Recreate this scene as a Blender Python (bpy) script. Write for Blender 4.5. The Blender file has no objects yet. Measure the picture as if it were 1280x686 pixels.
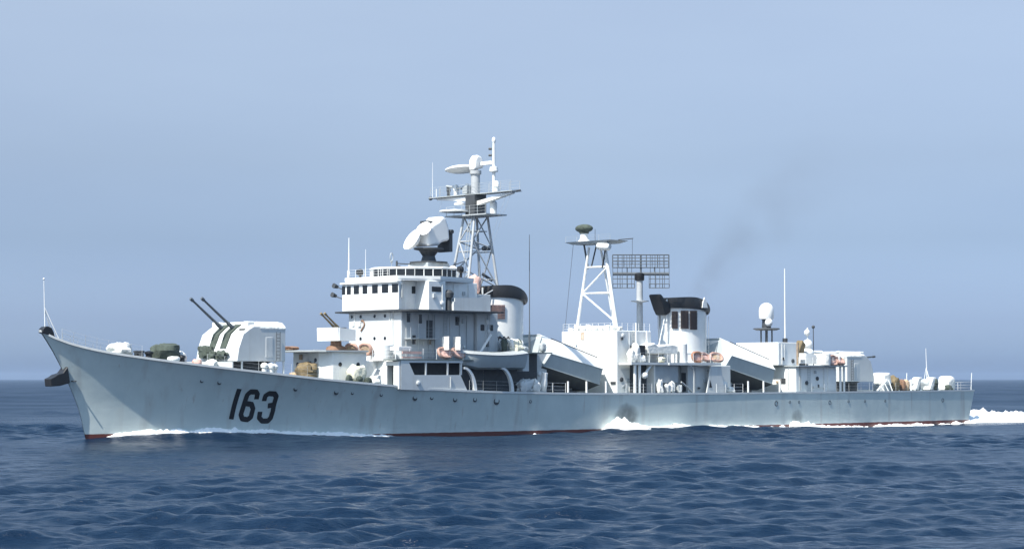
import bpy, bmesh, math, random
import numpy as np
from mathutils import Vector, Matrix, Quaternion, noise
R = math.radians
random.seed(7)
SC = bpy.context.scene
COL = SC.collection

# ------------------------------------------------------------------ camera
CAM_H = 5.57
cam_d = bpy.data.cameras.new('camera')
cam_d.sensor_width = 36.0
cam_d.lens = 36.0 * 2600.0 / 1280.0
cam_d.clip_start = 0.5
cam_d.clip_end = 60000
cam = bpy.data.objects.new('camera', cam_d)
COL.objects.link(cam)
cam.location = (0, 0, CAM_H)
cam.rotation_euler = (R(90) + math.atan(130 / 2600.0), 0, 0)
SC.camera = cam

# ------------------------------------------------------------------ sky and sun
SUN_EL = R(54)
SX, SY = -0.629, -0.777                       # sun's horizontal direction
SUN_STR = 4.0
SKY_STR = 0.15
world = bpy.data.worlds.new('World')
SC.world = world
world.use_nodes = True
wn = world.node_tree.nodes
wl = world.node_tree.links
bg = wn['Background']
sky = wn.new('ShaderNodeTexSky')
sky.sky_type = 'NISHITA'
sky.sun_disc = False
sky.sun_elevation = SUN_EL
sky.sun_rotation = math.atan2(SX, SY)
sky.altitude = 0
sky.air_density = 1.0
sky.dust_density = 1.2
sky.ozone_density = 3.0
# milky haze layer low in the sky: tint the sky by its elevation
tc = wn.new('ShaderNodeTexCoord')
sx = wn.new('ShaderNodeSeparateXYZ')
wl.new(tc.outputs['Generated'], sx.inputs[0])
rmp = wn.new('ShaderNodeValToRGB')
wl.new(sx.outputs['Z'], rmp.inputs[0])
el = rmp.color_ramp.elements
el[0].position = 0.0
el[0].color = (0.300, 0.390, 0.675, 1)
el[1].position = 1.0
el[1].color = (0.82, 0.94, 0.90, 1)
for p, c in ((0.0127, (0.325, 0.425, 0.705)), (0.028, (0.300, 0.368, 0.603)), (0.066, (0.315, 0.337, 0.452)), (0.104, (0.400, 0.376, 0.424)),
             (0.178, (0.63, 0.522, 0.485)), (0.30, (0.66, 0.69, 0.65)), (0.55, (0.74, 0.86, 0.84))):
    e = el.new(p)
    e.color = (*c, 1)
mul = wn.new('ShaderNodeMixRGB')
mul.blend_type = 'MULTIPLY'
mul.inputs[0].default_value = 1
wl.new(sky.outputs[0], mul.inputs[1])
wl.new(rmp.outputs[0], mul.inputs[2])
cmap = wn.new('ShaderNodeMapping')
cmap.inputs['Scale'].default_value = (1.0, 1.0, 4.5)
wl.new(tc.outputs['Generated'], cmap.inputs[0])
cn = wn.new('ShaderNodeTexNoise')
cn.inputs['Scale'].default_value = 3.2
cn.inputs['Detail'].default_value = 5
cn.inputs['Roughness'].default_value = 0.5
wl.new(cmap.outputs[0], cn.inputs['Vector'])
cr = wn.new('ShaderNodeValToRGB')
cr.color_ramp.elements[0].position = 0.35
cr.color_ramp.elements[0].color = (0.965, 0.965, 0.975, 1)
cr.color_ramp.elements[1].position = 0.70
cr.color_ramp.elements[1].color = (1.045, 1.035, 1.02, 1)
wl.new(cn.outputs['Fac'], cr.inputs[0])
mul2 = wn.new('ShaderNodeMixRGB')
mul2.blend_type = 'MULTIPLY'
mul2.inputs[0].default_value = 1
wl.new(mul.outputs[0], mul2.inputs[1])
wl.new(cr.outputs[0], mul2.inputs[2])
wl.new(mul2.outputs[0], bg.inputs['Color'])
bg.inputs['Strength'].default_value = SKY_STR

sun_d = bpy.data.lights.new('sun', 'SUN')
sun_d.energy = SUN_STR
sun_d.angle = R(0.5)
sun_d.color = (1.0, 0.955, 0.88)
sun = bpy.data.objects.new('sun', sun_d)
COL.objects.link(sun)
sdir = Vector((SX * math.cos(SUN_EL), SY * math.cos(SUN_EL), math.sin(SUN_EL)))
sun.rotation_euler = sdir.to_track_quat('Z', 'Y').to_euler()
sun.location = (-60, 40, 90)

SC.render.engine = 'CYCLES'
SC.view_settings.view_transform = 'Standard'
SC.view_settings.look = 'None'
SC.view_settings.exposure = 1.0
SC.view_settings.gamma = 1.0
SC.cycles.volume_bounces = 0
SC.cycles.max_bounces = 6


# ------------------------------------------------------------------ materials
def new_mat(name):
    m = bpy.data.materials.new(name)
    m.use_nodes = True
    n = m.node_tree.nodes
    return m, n, m.node_tree.links, n['Principled BSDF']


def paint(name, col, rough=0.5, var=0.10, scale=0.6, streak=0.0, streak_col=(0.25, 0.16, 0.10), bump=0.0, metal=0.0):
    """weathered paint: mottled base, fine grain, optional vertical run-off streaks"""
    m, n, l, p = new_mat(name)
    co = n.new('ShaderNodeTexCoord')
    nz = n.new('ShaderNodeTexNoise')
    nz.inputs['Scale'].default_value = scale
    nz.inputs['Detail'].default_value = 6
    nz.inputs['Roughness'].default_value = 0.65
    l.new(co.outputs['Object'], nz.inputs['Vector'])
    rp = n.new('ShaderNodeValToRGB')
    l.new(nz.outputs['Fac'], rp.inputs[0])
    a, b = rp.color_ramp.elements
    a.position, b.position = 0.3, 0.7
    a.color = (*[max(0, c * (1 - var)) for c in col], 1)
    b.color = (*[min(1, c * (1 + var)) for c in col], 1)
    out = rp.outputs[0]
    if streak > 0:
        mp = n.new('ShaderNodeMapping')
        mp.inputs['Scale'].default_value = (1.6, 1.6, 0.10)
        l.new(co.outputs['Object'], mp.inputs[0])
        n2 = n.new('ShaderNodeTexNoise')
        n2.inputs['Scale'].default_value = 1.0
        n2.inputs['Detail'].default_value = 5
        l.new(mp.outputs[0], n2.inputs['Vector'])
        r2 = n.new('ShaderNodeValToRGB')
        l.new(n2.outputs['Fac'], r2.inputs[0])
        r2.color_ramp.elements[0].position = 0.56
        r2.color_ramp.elements[0].color = (0, 0, 0, 1)
        r2.color_ramp.elements[1].position = 0.80
        r2.color_ramp.elements[1].color = (streak, streak, streak, 1)
        mx = n.new('ShaderNodeMixRGB')
        l.new(r2.outputs[0], mx.inputs[0])
        l.new(out, mx.inputs[1])
        mx.inputs[2].default_value = (*streak_col, 1)
        out = mx.outputs[0]
    l.new(out, p.inputs['Base Color'])
    p.inputs['Roughness'].default_value = rough
    p.inputs['Metallic'].default_value = metal
    if bump > 0:
        n3 = n.new('ShaderNodeTexNoise')
        n3.inputs['Scale'].default_value = 3.0
        n3.inputs['Detail'].default_value = 4
        l.new(co.outputs['Object'], n3.inputs['Vector'])
        bp = n.new('ShaderNodeBump')
        bp.inputs['Strength'].default_value = bump
        bp.inputs['Distance'].default_value = 0.1
        l.new(n3.outputs['Fac'], bp.inputs['Height'])
        l.new(bp.outputs[0], p.inputs['Normal'])
    return m


GREY = paint('ship_paint', (0.60, 0.62, 0.61), 0.45, 0.07, 0.5, 0.35, (0.36, 0.33, 0.29))
WHITE = paint('white_paint', (0.76, 0.77, 0.75), 0.45, 0.06, 0.8, 0.20, (0.45, 0.42, 0.38))
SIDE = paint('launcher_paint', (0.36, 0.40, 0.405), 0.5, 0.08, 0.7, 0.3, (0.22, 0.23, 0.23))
MID = paint('mid_grey_paint', (0.36, 0.39, 0.40), 0.5, 0.10, 1.0, 0.2, (0.25, 0.22, 0.2))
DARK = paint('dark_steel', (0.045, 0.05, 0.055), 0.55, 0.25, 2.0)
GUNM = paint('gun_steel', (0.085, 0.10, 0.115), 0.5, 0.15, 2.0)
BLACK = paint('soot_black', (0.015, 0.015, 0.016), 0.45, 0.3, 1.2)
DECKM = paint('deck_paint', (0.17, 0.20, 0.19), 0.75, 0.2, 0.7, bump=0.2)
GLASS = paint('window_glass', (0.012, 0.015, 0.018), 0.12, 0.1, 1.0)
RUST = paint('rusty_brown', (0.21, 0.12, 0.075), 0.8, 0.35, 2.5)
TAN = paint('tan_canvas', (0.42, 0.31, 0.21), 0.9, 0.25, 3.0, bump=0.6)
GREENC = paint('green_canvas', (0.055, 0.07, 0.055), 0.9, 0.35, 2.5, bump=0.8)
CANVAS = paint('white_canvas', (0.74, 0.74, 0.70), 0.9, 0.10, 2.0, bump=0.9)
CREAM = paint('cream_canvas', (0.68, 0.66, 0.52), 0.9, 0.12, 2.0, bump=0.9)
ORANGE = paint('faded_orange', (0.43, 0.27, 0.215), 0.75, 0.22, 3.0)
RUSTO = paint('weathered_orange', (0.36, 0.18, 0.11), 0.8, 0.3, 3.0)
PINK = paint('faded_salmon', (0.62, 0.40, 0.34), 0.8, 0.2, 3.0)
OLIVE = paint('brown_drab', (0.17, 0.13, 0.07), 0.85, 0.35, 2.0, bump=0.6)
NUM = paint('number_black', (0.012, 0.012, 0.014), 0.5, 0.2, 2.0)
MASTG = paint('mast_grey_paint', (0.40, 0.42, 0.43), 0.5, 0.12, 1.0, 0.3, (0.22, 0.2, 0.18))
BRIDGEP = paint('bridge_paint', (0.50, 0.525, 0.53), 0.5, 0.08, 0.6, 0.35, (0.33, 0.30, 0.27))
DOME = paint('radome_white', (0.80, 0.80, 0.78), 0.4, 0.03, 1.0)


def hull_paint():
    m, n, l, p = new_mat('hull_paint')
    co = n.new('ShaderNodeTexCoord')
    nz = n.new('ShaderNodeTexNoise')
    nz.inputs['Scale'].default_value = 0.35
    nz.inputs['Detail'].default_value = 8
    nz.inputs['Roughness'].default_value = 0.62
    l.new(co.outputs['Object'], nz.inputs['Vector'])
    rp = n.new('ShaderNodeValToRGB')
    l.new(nz.outputs['Fac'], rp.inputs[0])
    a, b = rp.color_ramp.elements
    a.position, b.position = 0.3, 0.7
    a.color = (0.48, 0.55, 0.53, 1)
    b.color = (0.57, 0.635, 0.605, 1)
    out = rp.outputs[0]
    # run-off streaks below scuppers
    mp = n.new('ShaderNodeMapping')
    mp.inputs['Scale'].default_value = (0.9, 0.9, 0.07)
    l.new(co.outputs['Object'], mp.inputs[0])
    n2 = n.new('ShaderNodeTexNoise')
    n2.inputs['Scale'].default_value = 1.0
    n2.inputs['Detail'].default_value = 6
    l.new(mp.outputs[0], n2.inputs['Vector'])
    r2 = n.new('ShaderNodeValToRGB')
    l.new(n2.outputs['Fac'], r2.inputs[0])
    r2.color_ramp.elements[0].position = 0.55
    r2.color_ramp.elements[0].color = (0, 0, 0, 1)
    r2.color_ramp.elements[1].position = 0.85
    r2.color_ramp.elements[1].color = (0.8, 0.8, 0.8, 1)
    mx = n.new('ShaderNodeMixRGB')
    l.new(r2.outputs[0], mx.inputs[0])
    l.new(out, mx.inputs[1])
    mx.inputs[2].default_value = (0.37, 0.36, 0.33, 1)
    out = mx.outputs[0]
    sp = n.new('ShaderNodeSeparateXYZ')
    l.new(co.outputs['Object'], sp.inputs[0])

    def math_(op, a, b=None, clamp=False):
        k = n.new('ShaderNodeMath')
        k.operation = op
        k.use_clamp = clamp
        for i, v in enumerate((a, b)):
            if v is None:
                continue
            if isinstance(v, (int, float)):
                k.inputs[i].default_value = v
            else:
                l.new(v, k.inputs[i])
        return k.outputs[0]
    # soot stains around the overboard exhausts
    nzs = n.new('ShaderNodeTexNoise')
    nzs.inputs['Scale'].default_value = 0.9
    nzs.inputs['Detail'].default_value = 4
    l.new(co.outputs['Object'], nzs.inputs['Vector'])
    for cx_, cz_, rx_, rz_, k_ in ((66.2, 1.55, 2.0, 1.5, 0.75), (94.6, 1.1, 1.3, 1.0, 0.6)):
        dx = math_('DIVIDE', math_('SUBTRACT', sp.outputs['X'], cx_), rx_)
        dz = math_('DIVIDE', math_('SUBTRACT', sp.outputs['Z'], cz_), rz_)
        d2 = math_('ADD', math_('MULTIPLY', dx, dx), math_('MULTIPLY', dz, dz))
        d3 = math_('ADD', d2, math_('MULTIPLY', math_('SUBTRACT', nzs.outputs['Fac'], 0.5), 1.4))
        f = math_('MULTIPLY', math_('SUBTRACT', 1.0, d3, True), k_)
        mx = n.new('ShaderNodeMixRGB')
        l.new(f, mx.inputs[0])
        l.new(out, mx.inputs[1])
        mx.inputs[2].default_value = (0.07, 0.075, 0.075, 1)
        out = mx.outputs[0]
    # salt and scuffing low on the bow and along the waterline
    nsc = n.new('ShaderNodeTexNoise')
    nsc.inputs['Scale'].default_value = 1.3
    nsc.inputs['Detail'].default_value = 8
    nsc.inputs['Roughness'].default_value = 0.7
    msc = n.new('ShaderNodeMapping')
    msc.inputs['Scale'].default_value = (0.5, 1, 1.4)
    l.new(co.outputs['Object'], msc.inputs[0])
    l.new(msc.outputs[0], nsc.inputs['Vector'])
    low = math_('DIVIDE', math_('SUBTRACT', 1.7, sp.outputs['Z']), 1.7, True)
    fs = math_('MULTIPLY', math_('MULTIPLY', math_('SUBTRACT', math_('ADD', nsc.outputs['Fac'], math_('MULTIPLY', low, 0.30)), 0.62, True), 4.0, True), 0.55)
    mx = n.new('ShaderNodeMixRGB')
    l.new(fs, mx.inputs[0])
    l.new(out, mx.inputs[1])
    mx.inputs[2].default_value = (0.70, 0.72, 0.69, 1)
    out = mx.outputs[0]
    # thin rust weeping from the deck edge and the forefoot
    mru = n.new('ShaderNodeMapping')
    mru.inputs['Scale'].default_value = (2.6, 2.6, 0.16)
    l.new(co.outputs['Object'], mru.inputs[0])
    nru = n.new('ShaderNodeTexNoise')
    nru.inputs['Scale'].default_value = 1.0
    nru.inputs['Detail'].default_value = 3
    l.new(mru.outputs[0], nru.inputs['Vector'])
    fr_ = math_('MULTIPLY', math_('MULTIPLY', math_('SUBTRACT', nru.outputs['Fac'], 0.66, True), 6.0, True), 0.45)
    mx = n.new('ShaderNodeMixRGB')
    l.new(fr_, mx.inputs[0])
    l.new(out, mx.inputs[1])
    mx.inputs[2].default_value = (0.27, 0.17, 0.11, 1)
    out = mx.outputs[0]
    # red lead anti-fouling, its edge a little worn, with a dark scum line above it
    wob = math_('MULTIPLY', math_('SUBTRACT', nzs.outputs['Fac'], 0.5), 0.10)
    zz = math_('ADD', sp.outputs['Z'], wob)
    # boot line runs a touch higher at the forefoot where the bow lifts
    lift = math_('MULTIPLY', math_('SUBTRACT', 9.0, sp.outputs['X'], True), 0.40)
    zl = math_('SUBTRACT', zz, lift)
    f = math_('LESS_THAN', zl, 0.40)
    mx = n.new('ShaderNodeMixRGB')
    l.new(f, mx.inputs[0])
    l.new(out, mx.inputs[1])
    mx.inputs[2].default_value = (0.13, 0.035, 0.026, 1)
    l.new(mx.outputs[0], p.inputs['Base Color'])
    p.inputs['Roughness'].default_value = 0.42
    # plate seams and slight plate buckling
    bk = n.new('ShaderNodeTexBrick')
    bk.inputs['Scale'].default_value = 1.0
    bk.inputs['Mortar Size'].default_value = 0.012
    bk.inputs['Brick Width'].default_value = 6.0
    bk.inputs['Row Height'].default_value = 1.5
    cb = n.new('ShaderNodeCombineXYZ')
    l.new(sp.outputs['X'], cb.inputs[0])
    l.new(sp.outputs['Z'], cb.inputs[1])
    l.new(cb.outputs[0], bk.inputs['Vector'])
    nb = n.new('ShaderNodeTexNoise')
    nb.inputs['Scale'].default_value = 0.8
    l.new(co.outputs['Object'], nb.inputs['Vector'])
    fr = math_('SINE', math_('MULTIPLY', sp.outputs['X'], 2 * math.pi / 1.5))      # plating dished between frames
    hh = math_('ADD', math_('ADD', math_('MULTIPLY', bk.outputs['Fac'], -0.35), nb.outputs['Fac']), math_('MULTIPLY', fr, 0.06))
    bp = n.new('ShaderNodeBump')
    bp.inputs['Strength'].default_value = 0.35
    bp.inputs['Distance'].default_value = 0.06
    l.new(hh, bp.inputs['Height'])
    l.new(bp.outputs[0], p.inputs['Normal'])
    return m


HULL = hull_paint()


# ------------------------------------------------------------------ mesh helpers
class MB:
    def __init__(s):
        s.v, s.f = [], []

    def add(s, vs, fs):
        o = len(s.v)
        s.v += [tuple(v) for v in vs]
        s.f += [tuple(i + o for i in f) for f in fs]
        return s

    def box(s, x0, x1, y0, y1, z0, z1):
        vs = [(x, y, z) for z in (z0, z1) for x, y in ((x0, y0), (x1, y0), (x1, y1), (x0, y1))]
        return s.add(vs, [(3, 2, 1, 0), (4, 5, 6, 7), (0, 1, 5, 4), (1, 2, 6, 5), (2, 3, 7, 6), (3, 0, 4, 7)])

    def prism_y(s, poly, y0, y1):          # poly of (x, z)
        n = len(poly)
        vs = [(x, y0, z) for x, z in poly] + [(x, y1, z) for x, z in poly]
        fs = [tuple(range(n)), tuple(range(2 * n - 1, n - 1, -1))]
        fs += [((i + 1) % n, i, i + n, (i + 1) % n + n) for i in range(n)]
        return s.add(vs, fs)

    def prism_z(s, poly, z0, z1):          # poly of (x, y)
        n = len(poly)
        vs = [(x, y, z0) for x, y in poly] + [(x, y, z1) for x, y in poly]
        fs = [tuple(range(n - 1, -1, -1)), tuple(range(n, 2 * n))]
        fs += [(i, (i + 1) % n, (i + 1) % n + n, i + n) for i in range(n)]
        return s.add(vs, fs)

    def loft(s, rings, closed=True, caps=True):
        n = len(rings[0])
        vs = [p for r in rings for p in r]
        fs = []
        for k in range(len(rings) - 1):
            for i in range(n if closed else n - 1):
                a, b = k * n + i, k * n + (i + 1) % n
                fs.append((a, b, b + n, a + n))
        if caps and closed:
            fs.append(tuple(range(n - 1, -1, -1)))
            o = (len(rings) - 1) * n
            fs.append(tuple(range(o, o + n)))
        return s.add(vs, fs)

    def tube(s, p, q, r, r2=None, n=8):
        p, q = Vector(p), Vector(q)
        d = (q - p).normalized()
        a = d.orthogonal().normalized()
        b = d.cross(a)
        r2 = r if r2 is None else r2
        rg = []
        for c, rr in ((p, r), (q, r2)):
            rg.append([c + (a * math.cos(t) + b * math.sin(t)) * rr for t in [2 * math.pi * i / n for i in range(n)]])
        return s.loft(rg)

    def path(s, pts, r, n=6):
        for a, b in zip(pts, pts[1:]):
            s.tube(a, b, r, n=n)
        return s

    def lathe(s, c, prof, axis=(0, 0, 1), n=16, sy=1.0):   # prof of (r, h) along axis from c
        ax = Vector(axis).normalized()
        a = Vector((1, 0, 0)) if abs(ax.z) > 0.9 else ax.cross(Vector((0, 0, 1))).normalized()
        if abs(ax.z) > 0.9:
            a = Vector((1, 0, 0))
        b = ax.cross(a).normalized()
        c = Vector(c)
        rg = [[c + ax * h + (a * math.cos(t) + b * math.sin(t) * sy) * max(r, 1e-3)
               for t in [2 * math.pi * i / n for i in range(n)]] for r, h in prof]
        return s.loft(rg)

    def ell(s, c, rx, ry, rz, n=14, m=9):
        rg = []
        for k in range(m + 1):
            ph = -math.pi / 2 + math.pi * k / m
            rg.append([(c[0] + rx * math.cos(ph) * math.cos(t) + (0 if 0 < k < m else 1e-3 * math.cos(t)),
                        c[1] + ry * math.cos(ph) * math.sin(t) + (0 if 0 < k < m else 1e-3 * math.sin(t)),
                        c[2] + rz * math.sin(ph)) for t in [2 * math.pi * i / n for i in range(n)]])
        return s.loft(rg)

    def torus(s, c, Ra, Rb, r, axis_m, n=20, m=8):         # oval ring
        c = Vector(c)
        vs, fs = [], []
        for i in range(n):
            t = 2 * math.pi * i / n
            o = Vector((Ra * math.cos(t), Rb * math.sin(t), 0))
            d = Vector((math.cos(t) / Ra, math.sin(t) / Rb, 0)).normalized()
            for j in range(m):
                u = 2 * math.pi * j / m
                vs.append(c + axis_m @ (o + d * r * math.cos(u) + Vector((0, 0, r * math.sin(u)))))
        for i in range(n):
            for j in range(m):
                fs.append((i * m + j, ((i + 1) % n) * m + j, ((i + 1) % n) * m + (j + 1) % m, i * m + (j + 1) % m))
        return s.add(vs, fs)

    def build(s, name, mat, parent=None, smooth=False, bevel=0.0, origin=None, label=None):
        me = bpy.data.meshes.new(name)
        vs = s.v
        me.from_pydata(vs, [], s.f)
        me.validate()
        bm = bmesh.new()
        bm.from_mesh(me)
        bmesh.ops.recalc_face_normals(bm, faces=bm.faces)
        bm.to_mesh(me)
        bm.free()
        for m in (mat if isinstance(mat, (list, tuple)) else [mat]):
            me.materials.append(m)
        if smooth:
            for p in me.polygons:
                p.use_smooth = True
            try:
                me.set_sharp_from_angle(angle=R(40))
            except Exception:
                pass
        o = bpy.data.objects.new(name, me)
        COL.objects.link(o)
        if parent is not None:
            o.parent = parent
        if bevel > 0:
            b = o.modifiers.new('bevel', 'BEVEL')
            b.width = bevel
            b.segments = 2
            b.limit_method = 'ANGLE'
            b.angle_limit = R(40)
        if label:
            o['label'] = label
        return o


def tag(o, label=None, cat=None, group=None, kind=None):
    if label:
        o['label'] = label
    if cat:
        o['category'] = cat
    if group:
        o['group'] = group
    if kind:
        o['kind'] = kind
    return o


def dup(o, dx, parent=None, keep_matrix=False):
    c = o.copy()
    COL.objects.link(c)
    if parent is not None:
        c.parent = parent
    c.location = Vector(o.location) + Vector(dx)
    return c


def dup_tree(o, dx, parent):
    c = dup(o, dx, parent)
    for ch in list(o.children):
        g = ch.copy()
        COL.objects.link(g)
        g.parent = c
    return c


def interp(x, tab):
    return float(np.interp(x, [t[0] for t in tab], [t[1] for t in tab]))


def smooth_interp(x, tab):
    xs = [t[0] for t in tab]
    ys = [t[1] for t in tab]
    if x <= xs[0]:
        return ys[0]
    if x >= xs[-1]:
        return ys[-1]
    i = max(j for j in range(len(xs) - 1) if xs[j] <= x)

    def slope(j):
        if j == 0 or j == len(xs) - 1:
            a, b = (0, 1) if j == 0 else (len(xs) - 2, len(xs) - 1)
            return (ys[b] - ys[a]) / (xs[b] - xs[a])
        return (ys[j + 1] - ys[j - 1]) / (xs[j + 1] - xs[j - 1])
    h = xs[i + 1] - xs[i]
    t = (x - xs[i]) / h
    m0, m1 = slope(i) * h, slope(i + 1) * h
    return ((2 * t ** 3 - 3 * t ** 2 + 1) * ys[i] + (t ** 3 - 2 * t ** 2 + t) * m0
            + (-2 * t ** 3 + 3 * t ** 2) * ys[i + 1] + (t ** 3 - t ** 2) * m1)


# ------------------------------------------------------------------ ship frame
TH = R(44)
SHIP_X, SHIP_Y = -39.94, 176.0
ship = bpy.data.objects.new('warship', None)
COL.objects.link(ship)
ship.location = (SHIP_X, SHIP_Y, 0)
ship.rotation_euler = (0, 0, TH)
tag(ship, 'long pale grey destroyer with number 163 on its bow steaming across the sea', 'warship')
CT, ST = math.cos(TH), math.sin(TH)


def to_ship(X, Y):
    a, b = X - SHIP_X, Y - SHIP_Y
    return a * CT + b * ST, -a * ST + b * CT


def to_world(x, y, z=0):
    return (SHIP_X + x * CT - y * ST, SHIP_Y + x * ST + y * CT, z)


# ------------------------------------------------------------------ hull form
DECK_Z = [(0, 9.62), (1.3, 9.0), (3, 8.42), (5.6, 7.85), (9, 7.36), (12, 7.0), (16.6, 6.5), (21.7, 6.0), (27, 5.5),
          (35.7, 4.84), (43, 4.43), (56, 4.13), (68, 4.03), (81, 4.0), (95, 4.02), (111, 4.05), (132, 4.12)]
B_DECK = [(0, 0.10), (0.010, 0.75), (0.025, 1.55), (0.045, 2.45), (0.07, 3.3), (0.09, 3.85), (0.125, 4.6), (0.165, 5.25),
          (0.205, 5.7), (0.27, 6.15), (0.33, 6.35), (0.45, 6.4), (0.68, 6.35), (0.76, 6.15), (0.85, 5.85), (1.0, 5.15)]
B_WL = [(0, 0.04), (0.02, 0.72), (0.045, 1.45), (0.07, 1.95), (0.11, 2.75), (0.17, 3.65), (0.23, 4.65), (0.30, 5.5), (0.38, 6.0), (0.48, 6.2),
        (0.68, 6.33), (0.76, 6.14), (0.85, 5.84), (1.0, 5.14)]


def deck_z(x):
    return smooth_interp(min(max(x, 0), 132), DECK_Z)


def stem_x(z):
    return smooth_interp(z, [(-3, 6.2), (0, 4.75), (3, 3.85), (5.8, 2.5), (8, 1.2), (9.62, 0.0)])


def stern_x(z):
    return 130.6 + 1.4 * min(max(z, 0), 4.12) / 4.12


def hull_half(u, t):
    """half breadth at length fraction u and height fraction t of the local freeboard"""
    bd, bw = smooth_interp(u, B_DECK), smooth_interp(u, B_WL)
    if t < 0:
        return bw * (1 + 0.12 * t)
    p = 1.0 + 1.5 * max(0, 1 - u / 0.45)
    return bw + (bd - bw) * t ** p


def hull_y(x, z):
    """half breadth at station x, height z (iterates the raked ends)"""
    u = (x - stem_x(z)) / (stern_x(z) - stem_x(z))
    t = z / deck_z(x)
    return hull_half(max(u, 0), min(t, 1))


NU, NT = 150, 16
us = [(i / NU) ** 1.5 for i in range(NU + 1)]
ts = [-0.5, -0.25, -0.08] + [i / NT for i in range(NT + 1)]
hb = MB()


def hull_point(u, t, side):
    x = 132 * u
    for _ in range(4):
        z = t * deck_z(x)
        x = stem_x(z) + u * (stern_x(z) - stem_x(z))
    z = t * deck_z(x)
    return (x, side * hull_half(u, t), z)


for side in (-1, 1):
    vs = [hull_point(u, t, side) for u in us for t in ts]
    n = len(ts)
    hb.add(vs, [(i * n + j, (i + 1) * n + j, (i + 1) * n + j + 1, i * n + j + 1) for i in range(NU) for j in range(n - 1)])
n = len(ts)
# transom
vs = [hull_point(1.0, t, sd) for t in ts for sd in (-1, 1)]
hb.add(vs, [(2 * j, 2 * j + 1, 2 * j + 3, 2 * j + 2) for j in range(n - 1)])
hull = hb.build('hull', HULL, ship, smooth=True)

# weather deck, a hand below the deck edge so that a low waterway shows
db = MB()
rows = []
for u in us:
    x, y, z = hull_point(u, 1.0, 1)
    y = max(y - 0.06, 0.02)
    z -= 0.10
    rows.append([(x, -y, z), (x, -y * 0.5, z + 0.05), (x, 0, z + 0.08), (x, y * 0.5, z + 0.05), (x, y, z)])
db.loft(rows, closed=False)
deck = db.build('deck', DECKM, ship, smooth=True)

# rubbing/sheer strake along the deck edge
sb = MB()
for side in (-1, 1):
    rg = []
    for u in us:
        x, y, z = hull_point(u, 1.0, side)
        o = side * 0.05
        rg.append([(x, y - side * 0.02, z - 0.14), (x, y + o, z - 0.14), (x, y + o, z + 0.05), (x, y - side * 0.08, z + 0.05)])
    sb.loft(rg)
sb.build('deck_edge_strake', GREY, hull)


# ---- hull number, painted strokes laid on the shell plating
def hull_pt(x, z, off=0.02):
    return (x, -hull_y(x, z) - off, z)


def stroke(mb, pts, w, cut=0.25):
    """a painted stroke along (x, z) points on the port shell"""
    P = [Vector((a, b)) for a, b in pts]
    # resample
    Q = []
    for a, b in zip(P, P[1:]):
        k = max(1, int((b - a).length / cut))
        Q += [a.lerp(b, i / k) for i in range(k)]
    Q.append(P[-1])
    rows = []
    for i, q in enumerate(Q):
        t = (Q[min(i + 1, len(Q) - 1)] - Q[max(i - 1, 0)]).normalized()
        nn = Vector((-t.y, t.x))
        rows.append([hull_pt(*(q + nn * w * s)) for s in (-0.5, -0.25, 0, 0.25, 0.5)])
    mb.loft(rows, closed=False)


DIGITS = (
    [[(18.13, 4.66), (17.87, 1.95)]],
    [[(20.06, 3.72), (20.06, 4.14), (19.84, 4.38), (19.3, 4.40), (19.05, 4.12), (18.93, 3.19), (18.79, 2.36), (18.97, 1.97), (19.5, 1.90),
      (19.82, 2.12), (19.92, 2.86), (19.68, 3.28), (18.98, 3.36)]],
    [[(20.88, 3.55), (20.89, 4.03), (21.19, 4.23), (21.76, 4.20), (22.02, 3.95), (21.97, 3.2), (21.36, 3.12)],
     [(21.97, 3.26), (21.98, 2.61), (21.87, 2.03), (21.60, 1.75), (21.03, 1.75), (20.68, 2.05), (20.69, 2.60)]])
for strokes in DIGITS:
    mb = MB()
    for st in strokes:
        stroke(mb, st, 0.47, 0.12)
    mb.build('hull_number', NUM, hull, label='black painted hull numeral')

# ---- portholes and scuppers in the shell
for x, z, r in ((14.35, 5.36, .13), (16.04, 5.22, .16), (23.76, 4.63, .17), (28.13, 4.32, .2), (29.9, 4.24, .13), (33.16, 4.07, .14), (37.14, 3.75, .22),
                (39.15, 3.74, .15), (42.04, 3.57, .2), (44.58, 3.55, .2), (47.43, 3.37, .30), (52.0, 3.3, .13), (90.73, 2.78, .24), (93.21, 2.9, .13),
                (94.9, 2.9, .13), (100.81, 2.79, .2), (104.5, 2.9, .13), (107.8, 2.9, .13), (112.0, 2.9, .13), (124.63, 2.89, .2)):
    mb = MB()
    y = -hull_y(x, z)
    mb.lathe((x, y + 0.05, z), [(r * 1.25, 0), (r * 1.25, 0.075), (r, 0.085), (r * 0.9, 0.03)], axis=(0, -1, 0), n=14)
    mb.build('hull_scupper', DARK, hull, smooth=True)
    # starboard twin
    mb = MB()
    mb.lathe((x, -y - 0.05, z), [(r * 1.25, 0), (r * 1.25, 0.075), (r, 0.085), (r * 0.9, 0.03)], axis=(0, 1, 0), n=14)
    mb.build('hull_scupper', DARK, hull, smooth=True)

# ------------------------------------------------------------------ railings
def railing(pts, h=1.05, posts=1.6, wires=3, parent=ship, mat=None, r=0.022, name='railing'):
    mb = MB()
    for (a, b) in zip(pts, pts[1:]):
        a, b = Vector(a), Vector(b)
        k = max(1, int(round((b - a).length / posts)))
        for i in range(k + 1):
            p = a.lerp(b, i / k)
            mb.tube(p, p + Vector((0, 0, h)), r * 1.2, n=5)
        for w in range(wires):
            z = Vector((0, 0, h * (w + 1) / wires))
            mb.tube(a + z, b + z, r * 0.6, n=4)
    return mb.build(name, mat or WHITE, parent)


def edge(x, side, inset=0.12):
    u = x / 132.0
    for _ in range(5):
        z = deck_z(x)
        u = (x - stem_x(z)) / (stern_x(z) - stem_x(z))
    return (x, side * (hull_half(u, 1) - inset), deck_z(x) - 0.05)


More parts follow.
